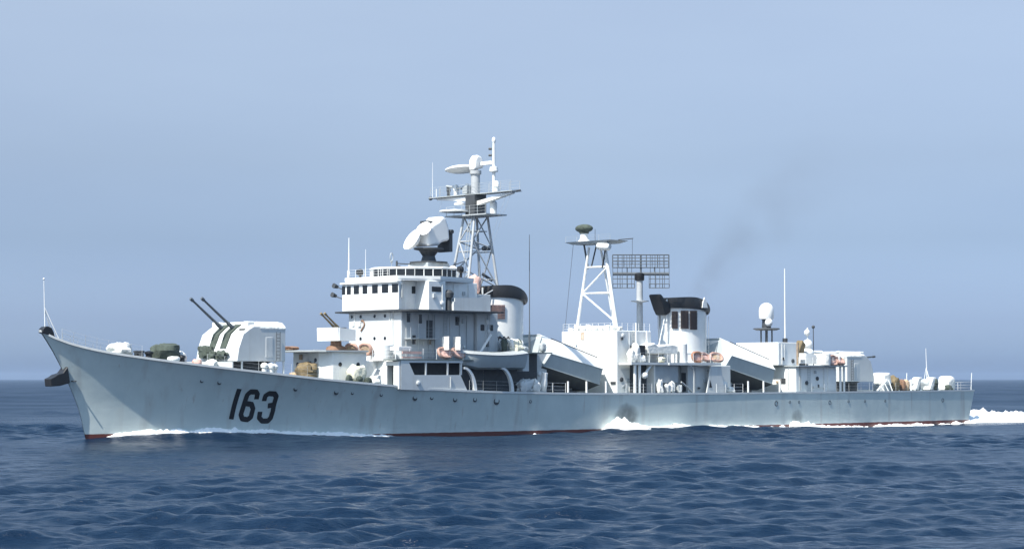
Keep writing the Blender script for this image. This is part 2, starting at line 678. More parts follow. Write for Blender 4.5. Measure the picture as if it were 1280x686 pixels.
for side in (-1, 1):
    for a, b in ((1.8, 8.5), (97.5, 131.4)):
        xs = np.linspace(a, b, 8)
        railing([edge(x, side) for x in xs], posts=2.2, r=0.013, mat=GREY)
railing([edge(131.5, -1), edge(131.5, 1)], posts=2.0)
for a, b in ((51.5, 57.0), (66.0, 70.0), (80.5, 85.0)):
    for side in (-1, 1):
        railing([edge(a, side), edge(b, side)])


for a, b in ((14.5, 28.0), (43.8, 51.0)):
    for side in (-1, 1):
        xs = np.linspace(a, b, 5)
        railing([edge(x, side) for x in xs], posts=1.8, r=0.013, mat=GREY)


# ------------------------------------------------------------------ bow gear
mb = MB()
mb.tube((0.5, 0, 9.5), (0.32, 0, 13.95), 0.05, 0.025)
mb.tube((1.5, 0.5, 9.0), (0.42, 0, 11.6), 0.035)
mb.tube((1.5, -0.5, 9.0), (0.42, 0, 11.6), 0.035)
mb.tube((1.5, 0, 9.0), (0.42, 0, 11.3), 0.03)
mb.ell((0.32, 0, 14.0), 0.09, 0.09, 0.09)
mb.build('jackstaff', WHITE, ship)

mb = MB()      # black fairlead arch on the stem head
arc = [(0.05, 9.45), (0.1, 9.75), (0.3, 9.95), (0.6, 10.0), (0.95, 9.85), (1.15, 9.5), (1.25, 9.1), (0.6, 9.25)]
mb.prism_y(arc, -0.36, 0.36)
mb.build('bow_fairlead', BLACK, ship, bevel=0.05)

# stem anchor
anchor_mb = MB()
prof = [(2.05, 6.05), (2.5, 6.6), (2.75, 5.2), (1.75, 4.95), (0.9, 4.9), (0.82, 5.55), (1.2, 5.7), (1.5, 5.9)]
anchor_mb.prism_y([(x - 0.05, z) for x, z in prof], -0.52, 0.52)
an = anchor_mb.build('anchor', BLACK, ship, bevel=0.06)
mb = MB()
mb.tube((2.3, 0, 5.6), (3.35, 0, 5.55), 0.12)
mb.tube((3.05, -0.85, 5.35), (3.05, 0.85, 5.35), 0.06)
mb.build('anchor_shank', DARK, an)


# ---- lumps of canvas-covered deck gear
def heap(name, c, r, mat, parent, seed=0, amp=0.22, freq=1.3, label=None, pw=3.0):
    """a lumpy canvas-covered shape standing on c (its base centre)"""
    mb = MB()
    n, m = 22, 14
    rings = []
    for k in range(m + 1):
        ph = -math.pi / 2 + math.pi * k / m
        rg = []
        for i in range(n):
            t = 2 * math.pi * i / n
            d = Vector((math.cos(ph) * math.cos(t), math.cos(ph) * math.sin(t), math.sin(ph)))
            # box-ish superellipsoid
            q = (abs(d.x) ** pw + abs(d.y) ** pw + abs(d.z) ** pw) ** (-1 / pw)
            k2 = q * (1 + amp * noise.noise(d * freq + Vector((seed * 3.1, seed, 0)))
                      + amp * 0.5 * noise.noise(d * freq * 2.7 + Vector((seed, 5, 0))))
            z = d.z * k2 * r[2] * 0.5 + r[2] * 0.5
            rg.append((c[0] + d.x * k2 * r[0], c[1] + d.y * k2 * r[1], c[2] + max(0, z)))
        rings.append(rg)
    mb.loft(rings)
    return mb.build(name, mat, parent, smooth=True, label=label)


dz = deck_z
heap('covered_winch', (7.3, -1.0, dz(7.3) - 0.1), (0.95, 0.9, 1.15), CANVAS, ship, 1, 0.35, 1.8, label='white canvas covered winch')
mb = MB()
for yy in (-1.9, -1.2):
    mb.lathe((8.9, yy, dz(8.9) - 0.1), [(0.22, 0), (0.22, 0.55), (0.30, 0.6), (0.30, 0.7), (0.05, 0.75)])
mb.box(8.5, 9.3, -2.2, -0.9, dz(8.9) - 0.1, dz(8.9) + 0.02)
mb.build('mooring_bollards', DARK, ship, smooth=True)
mb = MB()
mb.lathe((9.9, -1.6, dz(9.9) - 0.1), [(0.3, 0), (0.28, 0.5), (0.4, 0.6), (0.4, 0.75), (0.1, 0.85)])
mb.build('capstan', BLACK, ship, smooth=True)
heap('anchor_windlass', (11.9, -1.2, dz(11.9) - 0.1), (1.25, 1.0, 1.75), GREENC, ship, 2, 0.35, label='dark green canvas covered windlass')
heap('covered_reel', (12.0, -2.3, dz(12.0) - 0.1), (0.55, 0.35, 0.62), CANVAS, ship, 3)
mb = MB()
mb.lathe((13.1, -2.0, dz(13) - 0.1), [(0.25, 0), (0.25, 0.55), (0.36, 0.62), (0.30, 0.8), (0.02, 0.9)])
mb.build('mushroom_vent', BLACK, ship, smooth=True)
heap('covered_locker', (13.6, -1.0, dz(13.6) - 0.1), (0.5, 0.6, 1.2), CANVAS, ship, 5)
heap('hose_bundle', (14.7, -2.0, dz(14.7) - 0.1), (0.4, 0.4, 0.7), PINK, ship, 6)
heap('covered_hatch', (15.9, -2.6, dz(15.9) - 0.1), (0.4, 0.5, 0.8), CANVAS, ship, 8)
# breakwater: a low V-shaped screen ahead of the turret
mb = MB()
for s in (-1, 1):
    mb.prism_z([(14.6, 0), (14.7, 0), (17.3, s * 3.9), (17.2, s * 3.9)], dz(16) - 0.15, dz(16) + 0.50)
mb.build('breakwater', GREY, ship)


# ------------------------------------------------------------------ gun turrets
def make_turret(x0, zb, sgn):
    """twin gun mounting; x0 = front foot, sgn +1 faces the bow, -1 faces the stern"""
    def X(d):
        return x0 + sgn * d
    hw = 3.15
    H = 3.3
    mb = MB()
    # gunhouse lofted across its width: raked, rounded front
    rings = []
    for y, k in ((-hw, 0.0), (-hw * 0.92, 0.03), (-1.0, 0.06), (1.0, 0.06), (hw * 0.92, 0.03), (hw, 0.0)):
        e = 0.25 if abs(y) == hw else 0.0
        prof = [(0.0 - k, 0.0), (0.22 - k, 1.25), (0.7, 2.45), (1.35, H - 0.3 - e * 0.5), (1.85, H - e * 0.6), (5.2, H - e * 0.6), (5.45, H - 0.2 - e * 0.5), (5.45, 0.0)]
        rings.append([(X(a), y, zb + b) for a, b in prof])
    mb.loft(rings)
    tur = mb.build('gun_turret', GREY, ship, smooth=False, bevel=0.05)
    # roof canopy at the rear, rounded white sheet
    mb = MB()
    def rect(d0, d1, w, z):
        return [(X(d0), -w, z), (X(d1), -w, z), (X(d1), w, z), (X(d0), w, z)]
    mb.loft([rect(2.5, 5.52, hw + 0.03, zb + H - 0.42), rect(2.5, 5.52, hw + 0.03, zb + H - 0.22), rect(2.6, 5.4, hw - 0.35, zb + H + 0.22), rect(2.8, 5.2, hw - 0.9, zb + H + 0.32)])
    mb.build('roof_cover', CANVAS, tur, bevel=0.08)
    mb = MB()
    for s in (-1, 1):      # gun ports, shade of the slots painted in dark green
        y = s * 0.85
        mb.prism_y([(X(0.10), zb + 1.2), (X(0.58), zb + 2.5), (X(1.24), zb + H - 0.22), (X(1.8), zb + H + 0.08), (X(2.3), zb + H - 0.4), (X(1.2), zb + 1.2)], y - 0.46, y + 0.46)
    mb.build('gun_ports', GREENC, tur)
    for s in (-1, 1):
        y = s * 0.85
        mb = MB()
        b0 = Vector((X(1.6), y, zb + 2.75))
        d = Vector((-sgn * math.cos(EL_), 0, math.sin(EL_)))
        mb.tube(b0, b0 + d * 1.2, 0.22, 0.17, n=12)
        mb.tube(b0 + d * 1.2, b0 + d * 4.5, 0.13, 0.095, n=12)
        mb.tube(b0 + d * 4.5, b0 + d * 4.85, 0.15, 0.15, n=12)
        mb.build('gun_barrel', GUNM, tur, smooth=True)
    mb = MB()            # sighting hoods
    mb.build  # noqa
    for s in (-1, 1):
        e = MB()
        e.box(*sorted((X(1.45), X(2.3))), s * 2.35 - 0.38, s * 2.35 + 0.38, zb + H - 0.3, zb + H + 0.32)
        e.build('sight_hood', WHITE, tur, bevel=0.10)
    mb = MB()
    mb.box(min(X(1.1), X(1.4)), max(X(1.1), X(1.4)), -2.75, -1.95, zb + 2.55, zb + 2.95)
    mb.build('sight_shutter', BLACK, tur)
    mb = MB()            # side door with a dark seam and a ladder
    sy = -hw - 0.03
    mb.box(min(X(3.2), X(4.0)), max(X(3.2), X(4.0)), sy, -hw + 0.1, zb + 0.35, zb + 2.2)
    mb.build('side_door', GREY, tur, bevel=0.03)
    mb = MB()
    for a in (4.35, 4.75):
        mb.tube((X(a), sy - 0.08, zb + 0.1), (X(a), sy - 0.08, zb + 2.7), 0.025, n=5)
    for k in range(8):
        mb.tube((X(4.35), sy - 0.08, zb + 0.3 + k * 0.31), (X(4.75), sy - 0.08, zb + 0.3 + k * 0.31), 0.02, n=5)
    mb.build('ladder', DARK, tur)
    mb = MB()            # barbette, painted dark for the shade under the gunhouse
    cx_ = X(3.0)
    zz = min(deck_z(cx_ - 2.2), deck_z(cx_ + 2.2)) - 0.15
    mb.lathe((cx_, 0, zz), [(2.25, 0), (2.25, zb - zz - 0.15), (2.6, zb - zz)], n=32)
    mb.build('barbette', DARK, tur, smooth=True)
    return tur


EL_ = R(37)
tf = make_turret(18.25, 7.12, 1)
tf['label'] = 'forward twin gun turret with raised barrels'
EL_ = R(4)
ta = make_turret(113.6, 5.2, -1)
ta['label'] = 'after twin gun turret with lowered barrels'
# dark bundles standing in for shaded gear before the forward turret's face
heap('shaded_gear', (18.0, 1.35, 7.4), (0.30, 0.85, 1.15), GREENC, tf, 11, 0.5, 2.2)
heap('shaded_gear', (17.75, -0.15, 7.0), (0.3, 0.5, 1.0), GREENC, tf, 12, 0.5, 2.0)
heap('shaded_gear', (18.0, -1.25, 7.3), (0.28, 0.65, 0.75), GREENC, tf, 13, 0.5, 2.2)
# stanchions and white ventilators beside the barbette
for x in (18.9, 22.6, 23.6):
    mb = MB()
    mb.tube((x, -3.0, dz(x) - 0.1), (x, -3.0, 7.12), 0.09)
    mb.build('turret_stanchion', WHITE, ship)
for x, y in ((20.9, -3.7), (21.5, -3.9), (22.1, -3.6)):
    mb = MB()
    mb.lathe((x, y, dz(x) - 0.1), [(0.24, 0), (0.24, 0.55), (0.34, 0.6), (0.36, 0.8), (0.22, 0.98), (0.02, 1.05)])
    mb.build('mushroom_vent', WHITE, ship, smooth=True)


# ------------------------------------------------------------------ small builders
PORT_PROTO = None


def porthole(p, nrm, parent, r=0.2):
    """round dark porthole with rim, axis nrm"""
    q = Vector(p)
    nv = Vector(nrm).normalized()
    mb = MB()
    mb.lathe(q - nv * 0.03, [(r, 0), (r, 0.055)], axis=nv, n=12)
    return mb.build('porthole', GLASS, parent)


def window_x(x, y, z, w, h, parent, name='window'):
    """window set in a forward facing wall at x"""
    mb = MB()
    mb.box(x - 0.02, x + 0.1, y - w / 2, y + w / 2, z - h / 2, z + h / 2)
    o = mb.build(name, GLASS, parent)
    fb = MB()
    t = 0.06
    for a, b, c, d in ((y - w / 2 - t, y + w / 2 + t, z + h / 2, z + h / 2 + t), (y - w / 2 - t, y + w / 2 + t, z - h / 2 - t, z - h / 2),
                       (y - w / 2 - t, y - w / 2, z - h / 2, z + h / 2), (y + w / 2, y + w / 2 + t, z - h / 2, z + h / 2)):
        fb.box(x - 0.05, x + 0.05, a, b, c, d)
    if parent.parent is not None and parent.parent.parent is None:
        pass
    return o


def window_y(x, y, z, w, h, parent, name='window'):
    s = -1 if y < 0 else 1
    mb = MB()
    mb.box(x - w / 2, x + w / 2, min(y - 0.1 * s, y + 0.02 * s), max(y - 0.1 * s, y + 0.02 * s), z - h / 2, z + h / 2)
    return mb.build(name, GLASS, parent)


def life_float(p, yaw, tilt, label, ra=0.78, rb=0.5, mat=None):
    """canvas covered oval float leaning on its rack, a thing of its own"""
    root = bpy.data.objects.new('life_float', None)
    COL.objects.link(root)
    root.location = to_world(*p)
    root.rotation_euler = (0, 0, TH)
    tag(root, label, 'life float', 'orange life floats along the decks')
    M3 = (Matrix.Rotation(yaw, 3, 'Z') @ Matrix.Rotation(tilt, 3, 'X'))
    mb = MB()
    vs, fs, N, K = [], [], 28, 10
    sd = p[0] * 1.7
    for i in range(N):
        t = 2 * math.pi * i / N
        c, s_ = math.cos(t), math.sin(t)
        q = (abs(c) ** 2.8 + abs(s_) ** 2.8) ** (-1 / 2.8)
        for j in range(K):
            u = 2 * math.pi * j / K
            rr = 0.16 * (1 + 0.35 * noise.noise(Vector((c * 2 + sd, s_ * 2, math.cos(u)))))
            o = Vector((ra * q * c + rr * math.cos(u) * c, rb * q * s_ + rr * math.cos(u) * s_, rr * math.sin(u)))
            vs.append(Vector((0, 0, rb + 0.1)) + M3 @ o)
    for i in range(N):
        for j in range(K):
            fs.append((i * K + j, ((i + 1) % N) * K + j, ((i + 1) % N) * K + (j + 1) % K, i * K + (j + 1) % K))
    mb.add(vs, fs)
    mb.build('float_ring', mat or ORANGE, root, smooth=True)
    mb = MB()
    vs = []
    G = 8
    for i in range(G + 1):
        for j in range(G + 1):
            a_, b_ = -1 + 2 * i / G, -1 + 2 * j / G
            o = Vector((a_ * ra * 0.92 * math.sqrt(1 - b_ * b_ * 0.35), b_ * rb * 0.92 * math.sqrt(1 - a_ * a_ * 0.35), 0.05 * noise.noise(Vector((a_ * 2 + sd, b_ * 2, 0)))))
            vs.append(Vector((0, 0, rb + 0.1)) + M3 @ o)
    mb.add(vs, [(i * (G + 1) + j, (i + 1) * (G + 1) + j, (i + 1) * (G + 1) + j + 1, i * (G + 1) + j + 1) for i in range(G) for j in range(G)])
    o = mb.build('float_netting', TAN if int(p[0] * 3) % 2 else PINK, root)
    sm = o.modifiers.new('thickness', 'SOLIDIFY')
    sm.thickness = 0.06
    return root


# ------------------------------------------------------------------ forward deckhouse (01 level)
D1 = 7.25
mb = MB()
mb.prism_z([(33.2, -3.0), (34.95, -3.0), (34.95, -4.3), (47.5, -4.3), (47.5, 4.3), (34.95, 4.3), (34.95, 3.0), (33.2, 3.0)], 4.2, D1)
house = mb.build('deckhouse', WHITE, ship, bevel=0.06, label='forward deckhouse under the bridge')
mb = MB()
mb.prism_z([(28.6, -1.9), (29.4, -3.0), (33.15, -3.4), (33.15, 3.4), (29.4, 3.0), (28.6, 1.9)], 4.9, 8.05)
gplat = mb.build('gun_platform', WHITE, ship, bevel=0.05)
mb = MB()
rim = [(27.7, -2.2), (28.5, -3.1), (33.1, -3.75), (33.1, 3.75), (28.5, 3.9), (26.8, 3.6), (26.8, 0.4)]
mb.prism_z(rim, 8.06, 8.22)
mb.build('platform_edge', MID, gplat)
heap('rope_coil', (27.6, 1.9, 8.22), (0.75, 1.5, 0.38), RUST, gplat, 21, 0.3, 2)
for y, z in ((1.3, 6.9), (-0.6, 7.0), (-1.4, 7.3)):
    porthole((28.6, y, z), (-1, 0, 0), gplat, 0.2)
for x, z in ((30.2, 6.9), (32.2, 6.9)):
    porthole((x, -3.0 - (x - 29.4) * 0.107, z), (0, -1, 0), gplat, 0.2)
heap('rope_reel', (28.0, -0.9, dz(28) - 0.1), (0.7, 1.0, 1.75), OLIVE, ship, 22, 0.35, 1.8)
heap('stowed_ropes', (28.0, 0.9, dz(28) - 0.1), (0.45, 0.5, 0.8), TAN, ship, 23, 0.35, 1.8)
heap('covered_gear', (31.2, -4.3, dz(31) - 0.1), (0.9, 0.6, 1.75), CREAM, ship, 24, 0.3, 1.4, label='cream canvas covered gear')
for x in (29.7, 30.9, 32.0):
    heap('deck_crate', (x, -5.0, dz(x) - 0.1), (0.32, 0.28, 0.7), GREENC, ship, int(x), 0.2)
heap('covered_gear', (32.9, -5.0, dz(33) - 0.1), (0.6, 0.4, 0.9), CANVAS, ship, 27, 0.35)
mb = MB()
mb.prism_y([(32.2, 5.2), (33.1, 6.5), (33.5, 6.4), (32.9, 5.0)], -5.0, -4.7)
mb.build('davit_arm', MID, ship)
for y in (2.4, 1.0, -1.0, -2.4):
    porthole((33.2, y, 6.35), (-1, 0, 0), house, 0.2)
# bulkhead with the open door, joining the house to the side screen
mb = MB()
X0 = 34.78
mb.box(X0, X0 + 0.15, -4.45, -3.02, 4.6, 7.2)
mb.box(X0, X0 + 0.15, -6.2, -5.40, 4.6, 7.2)
mb.box(X0, X0 + 0.15, -5.40, -4.45, 6.8, 7.2)
scr = mb.build('screen_bulkhead', WHITE, ship)
mb = MB()
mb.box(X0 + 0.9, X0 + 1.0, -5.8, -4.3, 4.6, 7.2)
mb.build('doorway_shade_panel', DARK, scr)  # dark plate giving the doorway its shade


def side_screen(s):
    """shell screen beside the passage, with three big openings"""
    y0, y1 = (s * 6.22, s * 6.06)
    y0, y1 = min(y0, y1), max(y0, y1)
    mb = MB()
    za, zb = 5.92, 7.08
    mb.prism_y([(35.0, 4.55), (43.6, 4.25), (42.6, za), (35.0, za)], y0, y1)
    mb.prism_y([(35.0, zb), (42.95, zb), (42.95, 7.28), (35.0, 7.28)], y0, y1)
    mb.prism_y([(35.0, za), (36.7, za), (36.0, zb), (35.0, zb)], y0, y1)
    for a, b in ((38.1, 38.25), (40.9, 41.05), (42.6, 42.8)):
        mb.prism_y([(a, za), (b, za), (b, zb), (a, zb)], y0, y1)
    return mb.build('side_screen', GREY, ship, label='grey side screen with three dark openings' if s < 0 else None)


side_screen(1)
side_scr = side_screen(-1)
mb = MB()
for s in (-1, 1):
    mb.box(34.4, 47.5, min(s * 4.35, s * 6.25), max(s * 4.35, s * 6.25), 7.30, 7.42)
mb.build('upper_deck', DECKM, ship)
# dark sheet on the house wall painting the passage's shade behind the openings
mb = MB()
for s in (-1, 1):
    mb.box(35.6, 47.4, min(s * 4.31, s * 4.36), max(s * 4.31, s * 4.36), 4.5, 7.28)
mb.build('passage_shade_panel', DARK, house)
railing([(34.4, -6.15, 7.42), (43.0, -6.15, 7.42)], h=1.0)
railing([(34.4, 6.15, 7.42), (43.0, 6.15, 7.42)], h=1.0)
railing([(33.2, -4.2, 7.25), (34.4, -6.1, 7.4)], h=1.0)

# ---- 37 mm style twin mount on the forward platform
mb = MB()
mb.lathe((32.2, 0, 8.22), [(1.0, 0), (0.9, 0.35), (0.55, 0.5), (0.5, 0.95)])
gped = mb.build('gun_pedestal', RUST, ship, smooth=True)


def aa_gun(cx_, cy_, zb, parent_label, elev=R(38), yaw_sgn=1):
    mb = MB()
    # open-backed shield: front plate, two sides, floor
    f, r_, w = cx_ - 1.0, cx_ + 1.05, 1.6
    mb.prism_y([(f, zb), (f + 0.1, zb), (f + 0.1, zb + 1.25), (f - 0.05, zb + 1.25)], cy_ - w, cy_ + w)
    for s in (-1, 1):
        mb.prism_y([(f + 0.1, zb), (r_, zb), (r_, zb + 1.05), (f + 0.1, zb + 1.25)], cy_ + s * w - 0.05, cy_ + s * w + 0.05)
    mb.box(f + 0.1, r_, cy_ - w + 0.06, cy_ + w - 0.06, zb, zb + 0.08)
    g = mb.build('antiaircraft_gun', WHITE, ship, label=parent_label)
    for s in (-1, 1):
        b = MB()
        b0 = Vector((cx_ + 0.4, cy_ + s * 0.28, zb + 1.0))
        d = Vector((-math.cos(elev), 0, math.sin(elev)))
        b.tube(b0 - d * 0.5, b0 + d * 0.9, 0.16, 0.13)
        b.tube(b0 + d * 0.9, b0 + d * 2.3, 0.11, 0.085)
        b.tube(b0 + d * 2.3, b0 + d * 2.6, 0.12, 0.14)
        b.build('gun_barrel', OLIVE, g, smooth=True)
    b = MB()
    b.box(cx_ + 0.1, cx_ + 0.9, cy_ - 0.5, cy_ + 0.5, zb + 0.1, zb + 1.3)
    b.build('gun_breech', DARK, g, bevel=0.05)
    return g


aa_gun(32.2, 0.0, 9.15, 'light gun in a white shield ahead of the bridge')

# ------------------------------------------------------------------ bridge block
BZ = 12.0
mb = MB()
mb.prism_z([(37.0, -3.95), (46.5, -3.95), (46.5, 3.95), (37.0, 3.95)], D1, BZ)
bridge = mb.build('bridge', BRIDGEP, ship, bevel=0.08, label='lower bridge block with rows of portholes')
for z in (11.6, 9.45):
    for y in (3.45, 2.1, 0.0, -1.55):
        porthole((37.0, y, z), (-1, 0, 0), bridge, 0.17)
for x, z in ((37.9, 11.4), (39.4, 11.3), (38.6, 9.3), (40.6, 9.3), (44.2, 11.2)):
    window_y(x, -3.95, z, 0.42, 0.85, bridge)
mb = MB()
mb.box(40.2, 41.1, -4.0, -3.9, 9.4, 11.2)
mb.build('door', DARK, bridge)
mb = MB()     # side gallery with curved awning screen
mb.box(37.4, 41.2, -4.9, -3.97, 9.35, 9.45)
mb.build('side_gallery', MID, bridge)
railing([(37.4, -4.85, 9.45), (41.2, -4.85, 9.45)], h=1.0, parent=bridge, posts=0.9, mat=MID)
mb = MB()     # brown hose hung on the bridge front
hs = [(36.93, 1.75 - 0.28 * math.sin(k / 10 * 4.2), 11.25 - 1.05 * k / 10) for k in range(11)]
mb.path([(36.93, 1.95, 11.15)] + hs, 0.075)
mb.build('hanging_hose', RUST, bridge, smooth=True)
mb = MB()      # cable trunks and pipes down the bridge front for relief
for y in (3.0, -2.8):
    mb.tube((36.95, y, D1), (36.95, y, BZ), 0.035, n=6)
mb.build('conduit', WHITE, bridge)

# wings
mb = MB()
mb.prism_z([(36.4, -4.3), (36.6, -5.6), (37.3, -6.0), (48.6, -6.0), (48.6, 6.0), (37.3, 6.0), (36.6, 5.6), (36.4, 4.3)], BZ, BZ + 0.14)
wing = mb.build('bridge_wing_deck', DARK, ship)

# wheelhouse
WZ0, WZ1 = BZ + 0.15, 14.95
side = [(36.4, -4.25), (36.75, -4.15), (37.2, -3.9), (37.7, -3.6), (39.2, -3.5), (39.2, -5.4), (41.4, -5.4), (41.4, -4.5), (46.4, -4.5)]
plan = side + [(x, -y) for x, y in reversed(side)]
mb = MB()
mb.prism_z(plan, WZ0, WZ1)
wheel = mb.build('wheelhouse', WHITE, ship, bevel=0.05, label='wheelhouse with a row of dark bridge windows')
for y, w in ((4.0, 0.5), (3.2, 0.62), (2.05, 0.8), (0.75, 0.72), (-0.75, 0.85), (-2.25, 0.95), (-3.72, 0.9)):
    o = window_x(36.4, y, 14.2, w, 0.82, wheel)
for s in (-1, 1):
    for x in (38.2, 38.9):
        window_y(x, s * 3.53, 14.1, 0.45, 0.7, wheel)
    window_y(40.2, s * 5.4, 14.15, 1.2, 0.5, wheel)
mb = MB()       # eyebrow above the windows
mb.prism_z([(36.15, -4.3), (36.15, 4.3), (36.5, 4.35), (36.5, -4.35)], 14.78, 14.93)
mb.build('window_eyebrow', WHITE, wheel)
for s in (-1, 1):      # wing bulwark boxes aft of the wheelhouse
    mb = MB()
    y0, y1 = sorted((s * 5.75, s * 5.85))
    mb.prism_y([(42.2, WZ0), (46.4, WZ0), (46.4, 13.5), (42.2, 13.35)], y0, y1)
    y0, y1 = sorted((s * 4.55, s * 5.85))
    mb.box(42.05, 42.18, y0, y1, WZ0, 13.0)
    mb.build('wing_bulwark', GREY, wing)
mb = MB()
mb.lathe((41.9, -5.3, WZ0), [(0.3, 0), (0.25, 1.2), (0.45, 1.25), (0.5, 1.7), (0.2, 2.0)])
mb.build('signal_lamp', DARK, wing, smooth=True)

# compass platform on top
top = [(36.5, -3.9), (38.2, -4.6), (40.6, -5.5), (42.2, -5.2), (46.0, -4.4), (46.0, 4.4), (42.2, 5.2), (40.6, 5.5), (38.2, 4.6), (36.5, 3.9)]
mb = MB()
mb.prism_z(top, 14.96, 15.12)
cp = mb.build('compass_platform', WHITE, ship)
mb = MB()      # its coaming
for a, b in zip(top[:5] , top[1:5]):
    pass
ring_pts = top + [top[0]]
for a, b in zip(ring_pts, ring_pts[1:]):
    A, B = Vector((*a, 0)), Vector((*b, 0))
    d = (B - A).normalized()
    nn = Vector((-d.y, d.x, 0)) * 0.04
    mb.prism_z([(A - nn)[:2], (B - nn)[:2], (B + nn)[:2], (A + nn)[:2]], 15.12, 15.42)
mb.build('platform_coaming', WHITE, cp)
# windscreen of framed panes with a white capping rail
mb = MB()
sc = [(38.3, 2.2), (37.4, 0.6), (37.6, -1.2), (39.0, -3.6), (41.4, -4.9), (43.5, -4.6)]
for a, b in zip(sc, sc[1:]):
    A, B = Vector((*a, 15.12)), Vector((*b, 15.12))
    mb.tube(A + Vector((0, 0, 1.15)), B + Vector((0, 0, 1.15)), 0.11)
    k = 3
    for i in range(k + 1):
        p = A.lerp(B, i / k)
        mb.tube(p, p + Vector((0, 0, 1.15)), 0.05)
wsf = mb.build('windscreen_frame', WHITE, cp)
for a, b in zip(sc, sc[1:]):
    A, B = Vector((*a, 0)), Vector((*b, 0))
    mb = MB()
    mb.loft([[(A.x, A.y, 15.45), (B.x, B.y, 15.45)], [(A.x, A.y, 16.15), (B.x, B.y, 16.15)]], closed=False)
    o = mb.build('windscreen_pane', GLASS, cp)
    sm = o.modifiers.new('thickness', 'SOLIDIFY')
    sm.thickness = 0.03
railing([(36.7, 3.8, 15.42), (36.7, -2.5, 15.42)], h=0.75, parent=cp, posts=1.4)
for x, y, h in ((37.6, 2.9, 1.0), (38.9, -1.4, 1.25), (44.3, -4.4, 1.3)):
    mb = MB()
    mb.tube((x, y, 15.12), (x, y, 15.12 + h * 0.6), 0.12)
    mb.ell((x, y, 15.12 + h * 0.85), 0.32, 0.32, 0.36)
    mb.tube((x - 0.35, y, 15.12 + h * 0.88), (x, y, 15.12 + h * 0.85), 0.27, 0.25, n=12)
    mb.build('searchlight', BLACK, cp, smooth=True)
# whip aerials and loudhailers at the bridge
def whip(x, y, z0, z1, r0=0.09, r1=0.03, mat=None, parent=ship):
    mb = MB()
    mb.tube((x, y, z0), (x, y, z0 + 0.25 * (z1 - z0)), r0, r0 * 0.9)
    mb.tube((x, y, z0 + 0.25 * (z1 - z0)), (x, y, z1), r0 * 0.6, r1)
    mb.lathe((x, y, z0), [(r0 * 2.2, 0), (r0 * 2.0, 0.25), (r0, 0.35)])
    return mb.build('whip_aerial', mat or WHITE, parent, smooth=True)


whip(37.0, 3.95, 14.95, 19.4, 0.14, 0.04)
whip(38.6, 3.3, 15.1, 18.3, 0.05, 0.02)
mb = MB()        # loop aerial on a thin pole
mb.tube((40.0, 1.0, 15.1), (40.0, 1.0, 17.0), 0.03)
mb.torus((40.0, 1.0, 17.5), 0.42, 0.42, 0.045, Matrix.Rotation(R(90), 3, 'X') @ Matrix.Rotation(R(30), 3, 'Y'))
mb.ell((40.0, 1.0, 17.05), 0.14, 0.14, 0.16)
mb.build('loop_aerial', MID, ship, smooth=True)
for z, x in ((14.6, 36.6), (13.7, 36.4)):
    mb = MB()
    mb.tube((x, 4.25, z - 0.3), (x - 0.1, 5.3, z), 0.05)
    mb.tube((x - 0.45, 5.25, z + 0.12), (x + 0.1, 5.3, z), 0.26, 0.16)
    mb.build('bridge_lamp', DARK, wheel, smooth=True)
for x, y in ((36.9, -4.25), ):
    mb = MB()
    mb.prism_z([(36.75, -4.22), (37.0, -4.08), (37.02, -4.16), (36.8, -4.32)], 13.3, 14.6)
    mb.build('nav_light_screen', MID, wheel)

# ------------------------------------------------------------------ fire control director
mb = MB()
mb.box(42.6, 45.4, -1.5, 1.5, 15.1, 17.0)
dbase = mb.build('director_tower', MID, ship)
mb = MB()
mb.lathe((44.0, 0, 17.02), [(1.9, 0), (1.9, 0.12), (0.8, 0.13), (0.62, 0.7), (1.0, 1.25), (1.5, 1.35), (1.5, 1.5)], n=20)
mb.build('director_pedestal', DARK, dbase, smooth=True)
mb = MB()
body = [(43.0, 18.6), (42.85, 20.0), (43.5, 20.8), (44.3, 21.2), (44.9, 21.75), (45.35, 21.5), (45.75, 20.6), (45.85, 19.3), (44.9, 19.1), (44.4, 18.75)]
mb.prism_y(body, -1.15, 1.15)
director = mb.build('fire_control_director', DOME, ship, bevel=0.25)
mb = MB()
ax = Vector((-0.80, 0.15, 0.50)).normalized()
mb.lathe(Vector((42.75, 0.30, 18.95)), [(0.15, 0), (0.6, 0.14), (0.98, 0.40), (1.2, 0.75), (1.14, 0.75), (0.9, 0.46), (0.5, 0.25), (0.05, 0.18)], axis=ax, n=24)
mb.tube(Vector((42.75, 0.30, 18.95)), Vector((42.75, 0.30, 18.95)) + ax * 1.0, 0.06)
mb.build('director_dish', DOME, director, smooth=True)
mb = MB()
mb.lathe(Vector((43.0, -0.75, 20.2)), [(0.1, 0), (0.55, 0.15), (0.75, 0.4), (0.7, 0.4), (0.4, 0.2), (0.02, 0.18)], axis=(-0.8, -0.3, 0.45), n=18)
mb.build('tracking_dish', DOME, director, smooth=True)
mb = MB()
mb.box(43.3, 44.0, -0.6, 0.5, 20.9, 21.2)
mb.box(45.9, 46.3, -1.0, 0.8, 18.2, 20.4)
mb.tube((46.1, -1.2, 20.2), (46.1, 1.0, 20.2), 0.22)
mb.build('director_fittings', DARK, director)
mb = MB()
mb.tube((41.2, 1.6, 16.95), (42.8, 1.0, 16.9), 0.05)
mb.tube((41.2, 1.6, 16.7), (41.2, 1.6, 17.2), 0.10)
mb.tube((45.2, -1.5, 16.6), (47.0, -1.8, 17.2), 0.05)
mb.build('support_arm', DARK, dbase)
heap('covered_sight', (45.4, -2.2, 15.15), (0.45, 0.45, 1.5), CANVAS, cp, 31, 0.2)


